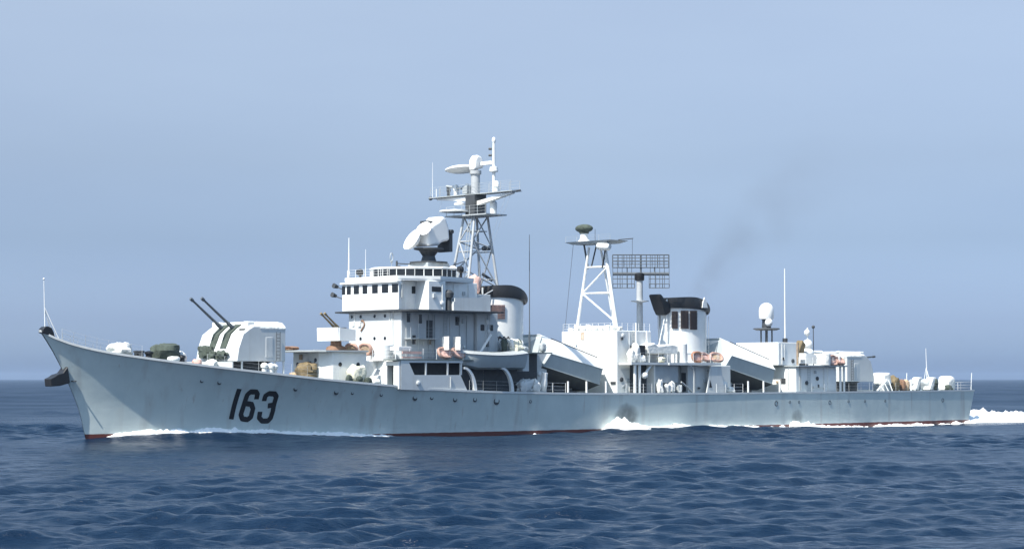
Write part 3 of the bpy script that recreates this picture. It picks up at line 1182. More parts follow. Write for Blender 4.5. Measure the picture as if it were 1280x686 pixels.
# ------------------------------------------------------------------ lattice masts
def lattice(name, legs, levels, r, rb, mat, cross='x', faces=None):
    """legs: list of (base, top) points; levels: fractions with rings"""
    mb = MB()
    L = [(Vector(a), Vector(b)) for a, b in legs]
    for a, b in L:
        mb.tube(a, b, r, r * 0.8, n=10)
    m = len(L)
    faces = faces or [(i, (i + 1) % m) for i in range(m)]
    for f in levels:
        for i, j in faces:
            mb.tube(L[i][0].lerp(L[i][1], f), L[j][0].lerp(L[j][1], f), rb, n=6)
    for k, (f, g) in enumerate(zip(levels, levels[1:])):
        for i, j in faces:
            p, q = (i, j) if k % 2 == 0 else (j, i)
            mb.tube(L[p][0].lerp(L[p][1], f), L[q][0].lerp(L[q][1], g), rb, n=6)
    return mb.build(name, mat, ship, smooth=True)


fm = [((47.6, -1.5, 12.1), (49.5, -0.8, 22.0)), ((52.9, -1.7, 9.6), (51.3, -0.8, 22.0)),
      ((52.9, 1.7, 9.6), (51.3, 0.8, 22.0)), ((47.6, 1.5, 12.1), (49.5, 0.8, 22.0))]
foremast = lattice('foremast', fm, [0.08, 0.42, 0.74, 1.0], 0.16, 0.075, MASTG)
mb = MB()
mb.prism_z([(49.0, -3.0), (51.9, -3.0), (52.1, 2.9), (48.8, 2.9)], 22.0, 22.12)
lp = mb.build('lower_mast_platform', MID, foremast)
# solid dark trunk between the platforms, with white braces to the yard
mb = MB()
mb.prism_z([(49.6, -0.7), (51.2, -0.7), (51.2, 0.7), (49.6, 0.7)], 22.12, 24.2)
mb.build('mast_trunk', DARK, foremast)
mb = MB()
mb.box(49.7, 51.1, -6.0, 6.4, 24.2, 24.28)
mb.build('upper_mast_platform', MID, foremast)
for s in (-1, 1):
    mb = MB()
    z0 = 23.1 if s < 0 else 23.6
    mb.loft([[(49.9, s * 0.7, z0), (50.5, s * 0.7, z0), (50.5, s * 0.7, z0 + 0.42), (49.9, s * 0.7, z0 + 0.42)],
             [(50.1, s * 5.6, 24.0), (50.5, s * 5.6, 24.0), (50.5, s * 5.6, 24.19), (50.1, s * 5.6, 24.19)]])
    mb.build('yard_bracket', WHITE, foremast)
mb = MB()
mb.tube((50.4, -6.5, 24.27), (50.4, 6.9, 24.27), 0.08)
mb.ell((50.4, 6.9, 24.27), 0.22, 0.22, 0.2)
mb.build('yard', DARK, foremast)
railing([(49.75, -5.8, 24.34), (49.75, 6.2, 24.34)], h=0.95, parent=foremast, posts=1.5, mat=MID)
railing([(49.0, -2.9, 22.12), (48.9, 2.8, 22.12)], h=0.9, parent=foremast, posts=1.2, mat=MID)
railing([(51.0, -5.8, 24.34), (51.0, 6.2, 24.34)], h=0.95, parent=foremast, posts=1.5, mat=MID)
# search radar on its pedestal
mb = MB()
mb.lathe((50.4, 0.05, 24.34), [(0.46, 0), (0.46, 1.9), (0.6, 2.0), (0.6, 2.35)], n=16)
mb.build('radar_pedestal', MASTG, foremast, smooth=True)
mb = MB()
mb.prism_y([(49.75, 26.7), (51.1, 26.95), (51.25, 27.5), (50.85, 28.15), (50.25, 28.3), (49.9, 27.8)], -0.45, 0.5)
rad = mb.build('search_radar', DOME, foremast, bevel=0.2)
mb = MB()
mb.lathe((50.2, 1.9, 27.0), [(1.75, -0.10), (1.7, 0.05), (1.2, 0.22), (0.05, 0.32)], axis=(-0.35, 0.1, 0.93), n=24)
mb.lathe((50.2, 1.9, 27.0), [(1.75, -0.10), (1.2, -0.32), (0.05, -0.4)], axis=(-0.35, 0.1, 0.93), n=24)
mb.build('radar_reflector', DOME, rad, smooth=True)
# pole topmast with antennas
mb = MB()
mb.tube((50.7, -2.35, 24.3), (50.7, -2.35, 29.6), 0.18, 0.13, n=12)
mb.ell((50.7, -2.35, 29.6), 0.2, 0.2, 0.35)
mb.lathe((50.7, -2.35, 26.4), [(0.4, 0), (0.45, 0.1), (0.4, 0.5), (0.24, 0.55)])
mb.box(50.5, 50.9, -2.2, -0.6, 27.2, 27.55)
pole = mb.build('topmast', WHITE, foremast, smooth=False)
mb = MB()
for z in (28.1, 28.75):
    mb.tube((50.55, -2.2, z), (50.35, -1.95, z), 0.12)
mb.build('topmast_fitting', DARK, pole)
for y, s in ((2.9, 0.28), (-3.1, 0.34), (1.2, 0.24), (4.0, 0.22)):
    mb = MB()
    mb.lathe((50.3, y, 24.36), [(s * 0.8, 0), (s * 0.8, 0.4), (s, 0.45), (s * 1.0, 0.85), (s * 0.6, 1.05), (0.02, 1.1)])
    mb.build('aerial_housing', WHITE if y < 3.5 else DARK, foremast, smooth=True)
mb = MB()
mb.tube((50.3, 2.0, 25.0), (50.1, 4.1, 25.35), 0.12)
mb.box(50.0, 50.6, 0.9, 1.6, 24.4, 25.2)
mb.build('interrogator_bar', MID, foremast)
mb = MB()
for z, a, b in ((22.5, 0.2, 3.4), (23.2, 0.6, 1.7)):
    mb.lathe((49.2, (a + b) / 2, z), [((b - a) / 2, 0), ((b - a) / 2, 0.15), (0.2, 0.3)], sy=1.0)
mb.build('navigation_radar', WHITE, foremast, smooth=True)
mb = MB()
mb.lathe((50.8, -2.2, 22.14), [(0.3, 0), (0.36, 0.3), (0.36, 1.2), (0.1, 1.5)])
mb.build('aerial_housing', WHITE, foremast, smooth=True)
mb = MB()
mb.tube((50.4, 6.6, 24.3), (50.4, 6.6, 28.0), 0.035, 0.015)
mb.tube((50.4, 6.0, 24.3), (50.4, 6.0, 25.2), 0.05)
mb.build('whip_aerial', WHITE, foremast)
for a, b, q in (((51.4, -1.0, 18.8), (51.4, 0.0, 18.8), 0.25), ((51.0, -0.3, 16.2), (51.9, -0.9, 15.5), 0.16)):
    mb = MB()
    mb.tube(a, b, q, q * 0.9)
    mb.build('mast_lamp', DARK, foremast, smooth=True)
for a, b in (((49.3, -0.6, 20.5), (51.4, -0.6, 20.5)), ((48.9, -1.0, 18.4), (51.7, -1.0, 18.4)), ((48.3, -1.2, 15.6), (52.2, -1.2, 15.6))):
    mb = MB()
    mb.tube(a, b, 0.045, n=6)
    mb.tube((a[0], -a[1], a[2]), (b[0], -b[1], b[2]), 0.045, n=6)
    mb.tube(a, (a[0], -a[1], a[2]), 0.045, n=6)
    mb.tube(b, (b[0], -b[1], b[2]), 0.045, n=6)
    mb.build('mast_brace', MASTG, foremast)
mb = MB()          # signal halyards and ladder
for y in (-5.2, -4.6, 5.0):
    mb.tube((50.4, y, 24.2), (46.0, y * 0.85, 13.5), 0.012, n=3)
mb.build('signal_halyard', MID, foremast)
mb = MB()
for a in (-0.2, 0.2):
    mb.tube((47.45, a - 0.7, 12.1), (49.3, a - 0.4, 22.0), 0.03, n=5)
for k in range(30):
    t = k / 30
    x, z = 47.45 + 1.85 * t, 12.1 + 9.9 * t
    mb.tube((x, -0.9 + 0.3 * t, z), (x, -0.5 + 0.3 * t, z), 0.02, n=4)
mb.build('mast_ladder', MID, foremast)
# cable trunks and pale boxes at the mast foot
heap('covered_gear', (47.8, -2.6, 14.0), (0.5, 0.6, 1.9), PINK, ship, 41, 0.25, label='salmon covered gear at the foot of the foremast')
mb = MB()
mb.box(46.6, 49.4, -4.3, 4.3, 7.3, 12.05)
after = mb.build('bridge_annex', BRIDGEP, ship, bevel=0.05)
mb = MB()
mb.box(46.6, 48.8, -3.9, 3.9, 12.05, 13.9)
mb.build('annex_upper_room', GREY, after, bevel=0.05)
for x, z in ((47.3, 10.6), (48.5, 10.6), (47.9, 9.0)):
    window_y(x, -4.3, z, 0.5, 0.6, after)


# ------------------------------------------------------------------ funnels
def make_funnel(cx_, a, b, z0, zt, label, louvres):
    def ring(z, k, dx=0.0):
        return [(cx_ + dx + a * k * math.cos(t) * (1 if math.cos(t) > 0 else 1.0), b * k * math.sin(t), z)
                for t in [2 * math.pi * i / 40 for i in range(40)]]
    mb = MB()
    rings = [ring(z0 + (zt - z0) * f, 1.0 - 0.03 * f, 0.18 * f) for f in (0, 0.3, 0.49, 0.5, 0.51, 0.75, 1.0)]
    rings.append([(x, y, zt + 0.80 - 0.75 * ((x - cx_ - 0.18 + a) / (2 * a)) ** 3) for x, y, z in ring(zt, 0.97, 0.18)])
    mb.loft(rings)
    fn = mb.build('funnel', WHITE, ship, smooth=True, label=label)
    mb = MB()      # smooth raised band
    for f in (0.5,):
        z = z0 + (zt - z0) * f
        mb.loft([ring(z - 0.05, 1.01, 0.09), ring(z + 0.05, 1.01, 0.09)])
    mb.build('funnel_band', WHITE, fn)
    # black raked cap: higher forward, overhanging aft
    mb = MB()
    N = 40
    lo, mid, hi, inn = [], [], [], []
    for i in range(N):
        t = 2 * math.pi * i / N
        c, s_ = math.cos(t), math.sin(t)
        x = cx_ + 0.2 + a * 1.03 * c
        f = (c + 1) / 2
        zl = zt + 0.62 - 0.75 * f ** 3
        zu = zl + 1.2 * (1 - f ** 4) + 0.14 - 0.45 * max(0, 0.45 - f)
        lo.append((x, b * 1.03 * s_, zl))
        mid.append((cx_ + 0.2 + a * 1.07 * c + 0.25 * max(c, 0), b * 1.06 * s_, (zl + zu) / 2))
        hi.append((cx_ + 0.25 + a * 1.06 * c + 0.45 * max(c, 0), b * 0.98 * s_, zu))
        inn.append((cx_ + 0.25 + a * 0.88 * c + 0.3 * max(c, 0), b * 0.8 * s_, zu - 0.12))
    deep = [(p[0], p[1], p[2] - 0.9) for p in inn]
    mb.loft([lo, mid, hi, inn, deep], caps=False)
    mb.add(deep, [tuple(range(N))])
    mb.build('funnel_cap', BLACK, fn, smooth=True)
    # steam pipes
    mb = MB()
    for s_ in (-0.6, 0.6):
        mb.path([(cx_ - a - 0.15, s_, z0 + 0.5), (cx_ - a - 0.05, s_, zt + 1.6)], 0.10)
    mb.build('steam_pipe', GREY, fn, smooth=True)
    # intake louvres on the forward quarters
    for (t0, t1, zz0, zz1, m) in louvres:
        for s_ in (-1, 1):
            mb = MB()
            rr = []
            for k in range(7):
                t = math.pi - s_ * 0 + (t0 + (t1 - t0) * k / 6) * s_
                x, y = cx_ + 0.12 + a * 1.012 * math.cos(t), b * 1.012 * math.sin(t)
                rr.append([(x, y, zz0), (x, y, zz1)])
            mb.loft(rr, closed=False)
            o = mb.build('intake_louvre', m, fn)
            sm = o.modifiers.new('thickness', 'SOLIDIFY')
            sm.thickness = 0.04
            sm.offset = 1
            mb = MB()
            for kz in np.arange(zz0 + 0.12, zz1, 0.16):
                prev = None
                for k in range(5):
                    t = math.pi + (t0 + (t1 - t0) * k / 4) * s_
                    p = (cx_ + 0.12 + a * 1.035 * math.cos(t), b * 1.035 * math.sin(t), kz)
                    if prev:
                        mb.tube(prev, p, 0.03, n=4)
                    prev = p
            mb.build('louvre_slat', BROWN, o)
    return fn


BROWN = paint('intake_brown', (0.05, 0.036, 0.034), 0.6, 0.2, 2)
LOUV = [(0.42, 0.68, 11.1, 13.0, BROWN), (0.80, 1.12, 11.1, 13.1, BROWN), (1.18, 1.5, 11.0, 13.1, BROWN)]
f1 = make_funnel(53.6, 2.75, 2.2, 4.1, 13.2, 'forward funnel with black raked cap behind the foremast', [(0.5, 1.15, 11.6, 13.0, PINK)])
f2 = make_funnel(82.0, 3.15, 2.3, 4.1, 12.75, 'after funnel with black cap and dark intake grilles', LOUV)
mb = MB()      # dark deflector horn on the fore edge of the after funnel
mb.prism_y([(78.0, 13.2), (77.2, 14.85), (77.75, 14.9), (78.5, 14.2), (79.3, 13.95), (79.3, 12.9), (78.5, 12.5)], -0.8, 0.8)
mb.build('exhaust_deflector', BLACK, f2, bevel=0.2)
mb = MB()
mb.prism_y([(82.7, 14.0), (83.0, 14.6), (83.3, 14.2), (83.5, 13.45), (82.6, 13.45)], -2.50, -2.38)
mb.build('cap_plate', WHITE, f2)
whip(55.2, -2.9, 7.0, 20.25, 0.09, 0.03, GUNM)
mb = MB()       # pipework on the port side of the forward funnel
for k in range(4):
    mb.path([(50.0 + k * 0.5, -2.6, 8.3 + k * 0.2), (50.6 + k * 0.6, -2.7, 9.8), (52.2 + k * 0.3, -2.75, 9.4 - k * 0.3), (53.2, -2.6, 8.2)], 0.07)
mb.build('pipework', DARK, f1, smooth=True)
# casing round the forward funnel with lots of small gear
mb = MB()
mb.box(49.5, 57.0, -3.6, 3.6, 4.0, 8.2)
mb.build('funnel_casing', GREY, f1, bevel=0.05)
rnd = random.Random(3)
for k in range(20):
    x, y = rnd.uniform(49.0, 55.2), rnd.uniform(-5.4, -2.6)
    s = rnd.uniform(0.25, 0.55)
    heap('deck_locker', (x, y, 8.2), (s, s * 0.8, rnd.uniform(0.5, 1.3)), rnd.choice([CANVAS, CREAM, MID, GREENC, WHITE, MID]), f1, 50 + k, 0.3, 1.6)
mb = MB()
mb.box(46.9, 55.6, -5.8, 5.8, 8.08, 8.2)
mb.build('boat_deck', DECKM, ship)


# ------------------------------------------------------------------ ship's boat under davits
def make_boat(sgn, label):
    root = bpy.data.objects.new('ships_boat', None)
    COL.objects.link(root)
    root.location = to_world(47.2, sgn * 5.6, 6.45)
    root.rotation_euler = (0, 0, TH)
    tag(root, label, 'boat')
    mb = MB()
    rings = []
    for k in range(21):
        u = k / 20
        x = -4.2 + 8.4 * u
        w = 1.15 * (1 - abs(2 * u - 1.05) ** 3.2 * 0.96) if u < 0.525 else 1.15 * (1 - 0.22 * ((u - 0.525) / 0.475) ** 2)
        w = max(w, 0.04)
        sh = 1.45 + 0.25 * (2 * u - 1) ** 2
        kl = 0.0 + 0.55 * max(0, 0.25 - u) ** 1.2 / 0.19
        rings.append([(x, -w, sh), (x, -w * 0.95, sh * 0.6 + kl * 0.4), (x, -w * 0.6, 0.2 + kl * 0.8), (x, 0, kl), (x, w * 0.6, 0.2 + kl * 0.8), (x, w * 0.95, sh * 0.6 + kl * 0.4), (x, w, sh)])
    mb.loft(rings, closed=True)
    mb.build('boat_hull', SIDE, root, smooth=True)
    mb = MB()
    rr = [[(r[0][0], r[0][1] * 1.03, r[0][2] + 0.02), (r[0][0], 0, r[0][2] + 0.3), (r[6][0], r[6][1] * 1.03, r[6][2] + 0.02)] for r in rings]
    mb.loft(rr, closed=False)
    o = mb.build('boat_cover', CANVAS if sgn > 0 else MID, root, smooth=True)
    mb = MB()
    for s in (-1, 1):
        mb.path([(r[0][0], s * (abs(r[0][1]) + 0.05), r[0][2] - 0.05) for r in rings], 0.06)
    mb.build('rubbing_band', GREY, root, smooth=True)


make_boat(-1, "grey ship's boat slung from white curved davits below the forward funnel")
for x in (44.6, 49.6):
    for s in (-1, 1):
        mb = MB()
        pts = []
        for k in range(11):
            t = k / 10 * math.pi / 2
            pts.append((x + 1.3 * 0 - 1.5 * (1 - math.sin(t)) + 0.0, s * (6.05 - 0.3 * (1 - math.cos(t))), 4.25 + 2.3 * (1 - math.cos(t) * 1.0)))
        # quarter-circle leg: foot at the deck edge, head curving forward under the boat
        pts = [(x - 1.5 * (1 - math.cos(t)) * 1.0, s * 6.1, 4.25 + 2.35 * math.sin(t)) for t in [k / 10 * math.pi / 2 for k in range(11)]]
        rg = []
        for i, p in enumerate(pts):
            w = 0.40 - 0.2 * i / 10
            a = Vector(pts[min(i + 1, 10)]) - Vector(pts[max(i - 1, 0)])
            a.normalize()
            nn = Vector((a.z, 0, -a.x))
            P = Vector(p)
            rg.append([P + nn * w * 0.5 + Vector((0, 0.14, 0)), P + nn * w * 0.5 - Vector((0, 0.14, 0)), P - nn * w * 0.5 - Vector((0, 0.14, 0)), P - nn * w * 0.5 + Vector((0, 0.14, 0))])
        mb.loft(rg)
        mb.build('boat_davit', WHITE, ship, smooth=True)
mb = MB()
mb.tube((45.6, -5.2, 7.45), (47.8, -5.0, 9.9), 0.13)
mb.build('crane_boom', WHITE, ship)
# machinery casing painted dark for the shadow under the boat
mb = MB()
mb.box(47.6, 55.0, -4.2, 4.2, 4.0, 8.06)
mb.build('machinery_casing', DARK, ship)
for x, r_ in ((54.9, 0.42),):
    mb = MB()
    mb.lathe((x, -5.2, 5.0), [(0.05, -0.7), (r_ * 0.8, -0.65), (r_, 0), (r_ * 0.8, 0.5), (0.3, 0.7), (0.3, 1.2)], axis=(0, -0.2, 1))
    mb.build('ventilator_cowl', WHITE, ship, smooth=True)
heap('covered_gear', (52.2, -5.3, 4.05), (0.8, 0.5, 1.5), GREY, ship, 74, 0.5, 1.8)
heap('covered_gear', (53.6, -5.4, 4.05), (0.5, 0.4, 1.4), CANVAS, ship, 71, 0.4)
heap('covered_gear', (51.0, -5.3, 8.2), (0.7, 0.5, 1.1), CREAM, ship, 72, 0.4)
mb = MB()
mb.box(51.6, 52.5, -5.6, -4.8, 6.3, 8.06)
mb.build('flag_locker', GREY, ship, bevel=0.05)


# ------------------------------------------------------------------ missile launchers
def make_launcher(dx, label):
    def ring(top, mid, low, bot):
        h = [2.4, 3.9, 3.8, 2.5]
        q = [top, mid, low, bot]
        return [(p[0] + dx, -w, p[1]) for p, w in zip(q, h)] + [(p[0] + dx, w, p[1]) for p, w in reversed(list(zip(q, h)))]
    fr = ring((57.2, 10.05), (57.3, 8.1), (56.25, 6.85), (55.8, 5.95))
    bk = ring((65.7, 7.7), (65.0, 6.55), (64.6, 4.95), (63.5, 4.3))
    mb = MB()
    mb.loft([fr, bk])
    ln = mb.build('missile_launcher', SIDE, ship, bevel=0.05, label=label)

    def panel(nm, pts, mat, th, off, n_split=1):
        A, B, Cc, Dd = [Vector(p) for p in pts]
        nv = (B - A).cross(Dd - A).normalized()
        if nv.dot(Vector((60.5 + dx, 0, 6.9)) - A) > 0:
            nv = -nv
        mb = MB()
        mb.loft([[A + nv * off, B + nv * off], [Dd + nv * off, Cc + nv * off]], closed=False)
        o = mb.build(nm, mat, ln)
        sm = o.modifiers.new('thickness', 'SOLIDIFY')
        sm.thickness = th
        sm.offset = 0
        return o
    # pale casing over the top and both upper slopes
    panel('launcher_cover', [fr[0], fr[1], bk[1], bk[0]], WHITE, 0.05, 0.04)
    panel('launcher_cover', [fr[7], fr[6], bk[6], bk[7]], WHITE, 0.05, 0.04)
    panel('launcher_cover', [fr[0], fr[7], bk[7], bk[0]], WHITE, 0.05, 0.05)
    # belly panels painted dark to put shade under the box
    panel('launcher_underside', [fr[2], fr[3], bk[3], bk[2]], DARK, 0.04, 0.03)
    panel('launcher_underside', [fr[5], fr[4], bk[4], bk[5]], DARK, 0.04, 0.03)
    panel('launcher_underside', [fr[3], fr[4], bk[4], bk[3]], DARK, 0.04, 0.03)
    # three front doors, upper and lower rows as one leaf each
    for k in range(3):
        ya, yb = -3.5 + 2.36 * k, -3.5 + 2.36 * (k + 1) - 0.12
        f = 0.62
        panel('launcher_door', [(56.42 + dx, ya, 6.95), (56.42 + dx, yb, 6.95), (57.27 + dx, yb, 8.0), (57.27 + dx, ya, 8.0)], WHITE, 0.10, 0.06)
        panel('launcher_door', [(57.3 + dx, ya * 0.98, 8.1), (57.3 + dx, yb * 0.98, 8.1), (57.2 + dx, yb * f, 9.85), (57.2 + dx, ya * f, 9.85)], WHITE, 0.10, 0.06)
    # edge beams and a seam rail along the top
    for sd in (0, 7):
        mb = MB()
        i1 = 1 if sd == 0 else 6
        i2 = 2 if sd == 0 else 5
        mb.tube(fr[i1], bk[i1], 0.06)
        mb.tube(fr[i1], fr[i2], 0.06)
        mb.tube(fr[i2], bk[i2], 0.05)
        mb.build('launcher_rail', SIDE, ln)
        mb = MB()
        mb.tube(Vector(fr[sd]) + Vector((1.6, 0, -0.35)), Vector(bk[sd]) + Vector((0, 0, 0.1)), 0.06)
        mb.build('cover_rail', DARK, ln)
    # training pedestal
    mb = MB()
    mb.lathe((60.5 + dx, 0, 3.95), [(3.2, 0), (3.2, 0.35), (2.3, 0.5), (2.1, 1.3)], n=28)
    mb.build('launcher_turntable', DARK, ln, smooth=True)
    for x in (57.6, 60.3, 63.2):
        mb = MB()
        y = edge(x + dx, -1, 0.35)[1]
        mb.tube((x + dx, y, 3.95), (x + dx, y, 5.3), 0.10)
        mb.build('launcher_stay', WHITE, ln)
    for x in (56.6, 59.2, 62.0):
        mb = MB()
        mb.tube((x + dx, -2.0, 3.95), (x + dx + 0.3, -2.0, 5.6), 0.14)
        mb.build('launcher_support', MID, ln)
    # small knobs on the ridge at the fore end
    for y, r_ in ((1.2, 0.4), (-0.3, 0.3), (-1.4, 0.35)):
        e_ = MB()
        e_.ell((57.9 + dx, y, 9.6), r_ * 1.2, r_, r_)
        e_.build('lifting_lug', WHITE, ln, smooth=True)
    return ln


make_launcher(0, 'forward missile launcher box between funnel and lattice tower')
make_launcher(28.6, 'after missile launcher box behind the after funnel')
# low deck structure, painted dark for the shade under the launchers
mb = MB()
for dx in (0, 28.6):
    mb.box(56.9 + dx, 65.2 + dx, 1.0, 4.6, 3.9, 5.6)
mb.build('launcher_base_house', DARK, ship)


# ------------------------------------------------------------------ mid tower house and tower
mb = MB()
mb.prism_z([(67.0, -4.05), (72.4, -4.05), (72.4, 4.15), (67.0, 4.15)], 3.9, 10.65)
th = mb.build('tower_house', WHITE, ship, bevel=0.08, label='tall white house carrying the lattice tower')
mb = MB()
mb.box(66.94, 67.1, 0.7, 1.15, 9.7, 10.5)
mb.build('wall_lamp', TAN, th)
mb = MB()
mb.box(66.9, 67.05, -3.9, -3.2, 5.0, 5.25)
mb.build('wall_bracket', DARK, th)
railing([(72.3, 4.0, 10.65), (67.1, 4.0, 10.65), (67.1, -3.9, 10.65), (72.3, -3.9, 10.65)], h=0.8, parent=th, posts=0.9)
for k in range(9):
    y = 3.6 - k * 0.9
    heap('ready_use_locker', (67.9, y, 10.65), (0.3, 0.3, rnd.uniform(0.3, 0.75)), rnd.choice([WHITE, CANVAS, GREY]), th, 80 + k, 0.3)
tw = [((67.7, 2.55, 10.65), (68.0, 0.95, 19.7)), ((68.4, -2.75, 10.65), (68.2, -1.2, 19.7)), ((71.4, 0.3, 10.65), (68.8, 0.0, 19.7))]
L = [(Vector(a), Vector(b)) for a, b in tw]
mb = MB()
mb.tube(L[0][0], L[0][1], 0.17, 0.13)
mb.tube(L[1][0], L[1][1], 0.22, 0.18)
mb.tube(L[2][0], L[2][1], 0.14, 0.12)
for f in (0.05, 0.45, 0.76):
    mb.tube(L[0][0].lerp(L[0][1], f), L[1][0].lerp(L[1][1], f), 0.10)
    mb.tube(L[0][0].lerp(L[0][1], f), L[2][0].lerp(L[2][1], f), 0.05)
    mb.tube(L[1][0].lerp(L[1][1], f), L[2][0].lerp(L[2][1], f), 0.05)
mb.tube(L[0][0].lerp(L[0][1], 0.45), L[1][0].lerp(L[1][1], 0.10), 0.10)
mb.tube(L[0][0].lerp(L[0][1], 0.45), L[1][0].lerp(L[1][1], 0.76), 0.10)
tower = mb.build('radar_tower', WHITE, ship, smooth=True)
mb = MB()
for y0, y1 in ((1.2, 3.0), (-0.9, -2.6)):
    mb.tube((68.1, y0, 17.4), (68.1, y1 * 0.6, 20.0), 0.10)
mb.tube((68.3, 0.9, 17.6), (68.3, 0.1, 20.0), 0.08)
mb.build('tower_strut', DARK, tower)
mb = MB()
mb.loft([[(67.0, -2.2, 20.0), (69.4, -2.2, 20.0), (69.4, 2.6, 20.0), (67.0, 2.6, 20.0)],
         [(66.8, -3.3, 20.28), (69.7, -3.3, 20.28), (69.7, 3.5, 20.28), (66.8, 3.5, 20.28)]])
tp = mb.build('tower_platform', MID, tower)
for nm, segs in (('tower_yard', (((68.2, -3.2, 20.32), (68.2, -5.3, 20.36), 0.05), ((68.2, -5.2, 20.33), (68.2, -5.2, 17.6), 0.02))),
                 ('tower_stay', (((68.2, 3.5, 20.3), (67.4, 4.0, 11.0), 0.02),)),
                 ('whip_aerial', (((66.9, -1.0, 20.28), (66.9, -1.0, 21.5), 0.025),))):
    mb = MB()
    for a, b, q in segs:
        mb.tube(a, b, q)
    mb.build(nm, DARK, tower)
mb = MB()
mb.lathe((67.3, -1.9, 19.65), [(0.25, -0.9), (0.42, -0.7), (0.42, 0.7), (0.25, 0.9)], axis=(0, 1, 0.1))
mb.build('platform_float', WHITE, tower, smooth=True)
railing([(66.9, -3.2, 20.28), (66.9, 3.4, 20.28)], h=0.6, parent=tower, posts=1.6, mat=MID, r=0.015)
mb = MB()
mb.lathe((67.9, 1.6, 20.28), [(0.75, 0), (0.45, 0.35), (0.40, 0.9), (0.5, 1.1)])
mb.build('radar_pedestal', WHITE, tower, smooth=True)
mb = MB()
mb.ell((67.9, 1.6, 21.75), 0.75, 1.15, 0.47)
mb.lathe((67.9, 1.6, 21.2), [(0.5, 0), (0.55, 0.3)])
mb.build('tracking_radar', GREENC, tower, smooth=True)

# ---- big framework air search radar on its column
col = MB()
col.lathe((75.0, 0, 7.0), [(0.50, 0), (0.45, 3.4), (0.36, 3.5), (0.33, 6.9), (1.0, 7.0), (1.0, 7.1), (0.36, 7.12), (0.34, 9.3)], n=16)
air = col.build('air_search_radar', MASTG, ship, smooth=True, label='framework air search radar on a column')
mb = MB()
mb.lathe((75.0, 0, 16.3), [(0.45, 0), (0.52, 0.1), (0.52, 0.75), (0.3, 0.85)])
mb.build('radar_turning_gear', BLACK, air, smooth=True)
mb = MB()
wd = Vector((0.72, -0.69, 0))           # the antenna's width axis: square to the line of sight
dp = Vector((0.69, 0.72, 0))
c0 = Vector((75.0, 0, 0))
cw = 0.15


def AP(u, z, d=0.0):
    return c0 + wd * (u + cw) + dp * d + Vector((0, 0, z))


W = 3.1
for d in (0.0, 0.55):
    zs = (17.75, 18.1, 18.45, 18.8, 19.15) if d == 0 else (17.75, 18.45, 19.15)
    for z in zs:
        mb.tube(AP(-W, z, d), AP(W, z, d), 0.045, n=5)
    for k in range(11):
        u = -W + 2 * W * k / 10
        if k % 2 == 0 or d == 0:
            mb.tube(AP(u, zs[0], d), AP(u, zs[-1], d), 0.035 if k % 5 else 0.05, n=5)
for u0, u1 in ((-W, -0.7), (0.9, W)):
    for z in (15.5, 15.95, 16.5):
        mb.tube(AP(u0, z), AP(u1, z), 0.045, n=5)
    for k in range(4):
        u = u0 + (u1 - u0) * k / 3
        mb.tube(AP(u, 15.5), AP(u, 16.9), 0.035, n=5)
        mb.tube(AP(u, 15.5), AP(u, 15.9, -0.4), 0.03, n=4)
for k in range(13):
    u = -W + 2 * W * k / 12
    if abs(u - 0.1) > 0.75:
        mb.tube(AP(u, 15.5), AP(u, 19.15), 0.03, n=4)
for k in range(8):
    u = -W + 2 * W * (k + 0.5) / 8
    mb.tube(AP(u, 18.45), AP(u, 18.45, -0.5), 0.03, n=4)
mb.build('radar_framework', GUNM, air)
mb = MB()
mb.tube(AP(-W, 17.05, 0.15), AP(W, 17.05, 0.15), 0.19, n=10)
mb.tube(AP(0, 16.9, 0.1), AP(0, 19.1, 0.2), 0.10)
mb.tube(AP(-1.5, 17.0, 0.1), AP(-1.5, 17.8, 0.3), 0.05)
mb.tube(AP(1.5, 17.0, 0.1), AP(1.5, 17.8, 0.3), 0.05)
mb.build('radar_boom', GUNM, air, smooth=True)

# ------------------------------------------------------------------ after superstructure between tower and after launcher
mb = MB()
mb.box(72.5, 85.6, -4.0, 4.0, 3.9, 7.0)
ah = mb.build('machinery_house', GREY, ship, bevel=0.05, label='house around the after funnel')
mb = MB()
mb.box(66.6, 85.4, 4.2, 5.95, 7.02, 7.28)
mb.box(67.2, 73.0, -5.95, -4.10, 7.02, 7.28)
mb.box(73.0, 81.5, -6.1, 3.9, 7.02, 7.28)
pd = mb.build('platform_deck', GREY, ship)
railing([(67.3, -5.85, 7.28), (81.3, -5.95, 7.28)], h=1.0, posts=1.4, parent=pd)
mb = MB()                                    # deckhouse face on the port side under the platform
mb.prism_z([(71.3, -5.6), (75.0, -5.6), (75.0, -4.05), (71.3, -4.05)], 5.1, 7.0)
sh_ = mb.build('port_shelter', MID, ship, bevel=0.05)
mb = MB()
mb.prism_z([(71.1, -5.65), (71.25, -5.65), (71.25, -4.05), (71.1, -4.05)], 4.0, 7.0)
mb.build('lit_shelter_front', WHITE, sh_)  # front plate painted white for its sunlit face, shelter behind greyer
for k in range(4):
    heap('covered_gear', (71.7 + (0, 1.2, 1.9, 3.1)[k], -5.85, 3.95), (0.36, 0.3, (1.5, 1.0, 1.3, 0.9)[k]), (CANVAS, GREY, CANVAS, MID)[k], ship, 100 + k, 0.4, 2.0)
mb = MB()
mb.path([(70.6, -5.6, 6.9), (70.0, -5.7, 6.5), (69.5, -5.8, 6.0)], 0.14)
mb.ell((69.4, -5.8, 5.9), 0.38, 0.38, 0.34)
mb.build('deck_lamp', WHITE, ship, smooth=True)
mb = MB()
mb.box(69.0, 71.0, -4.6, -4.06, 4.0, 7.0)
mb.build('shaded_locker', DARK, ship)  # box painted dark for the shade under the platform
for a in (68.0, 68.7):
    mb = MB()
    mb.tube((a, -5.7, 4.0), (a, -5.7, 7.0), 0.16)
    mb.build('platform_pillar', WHITE, ship)
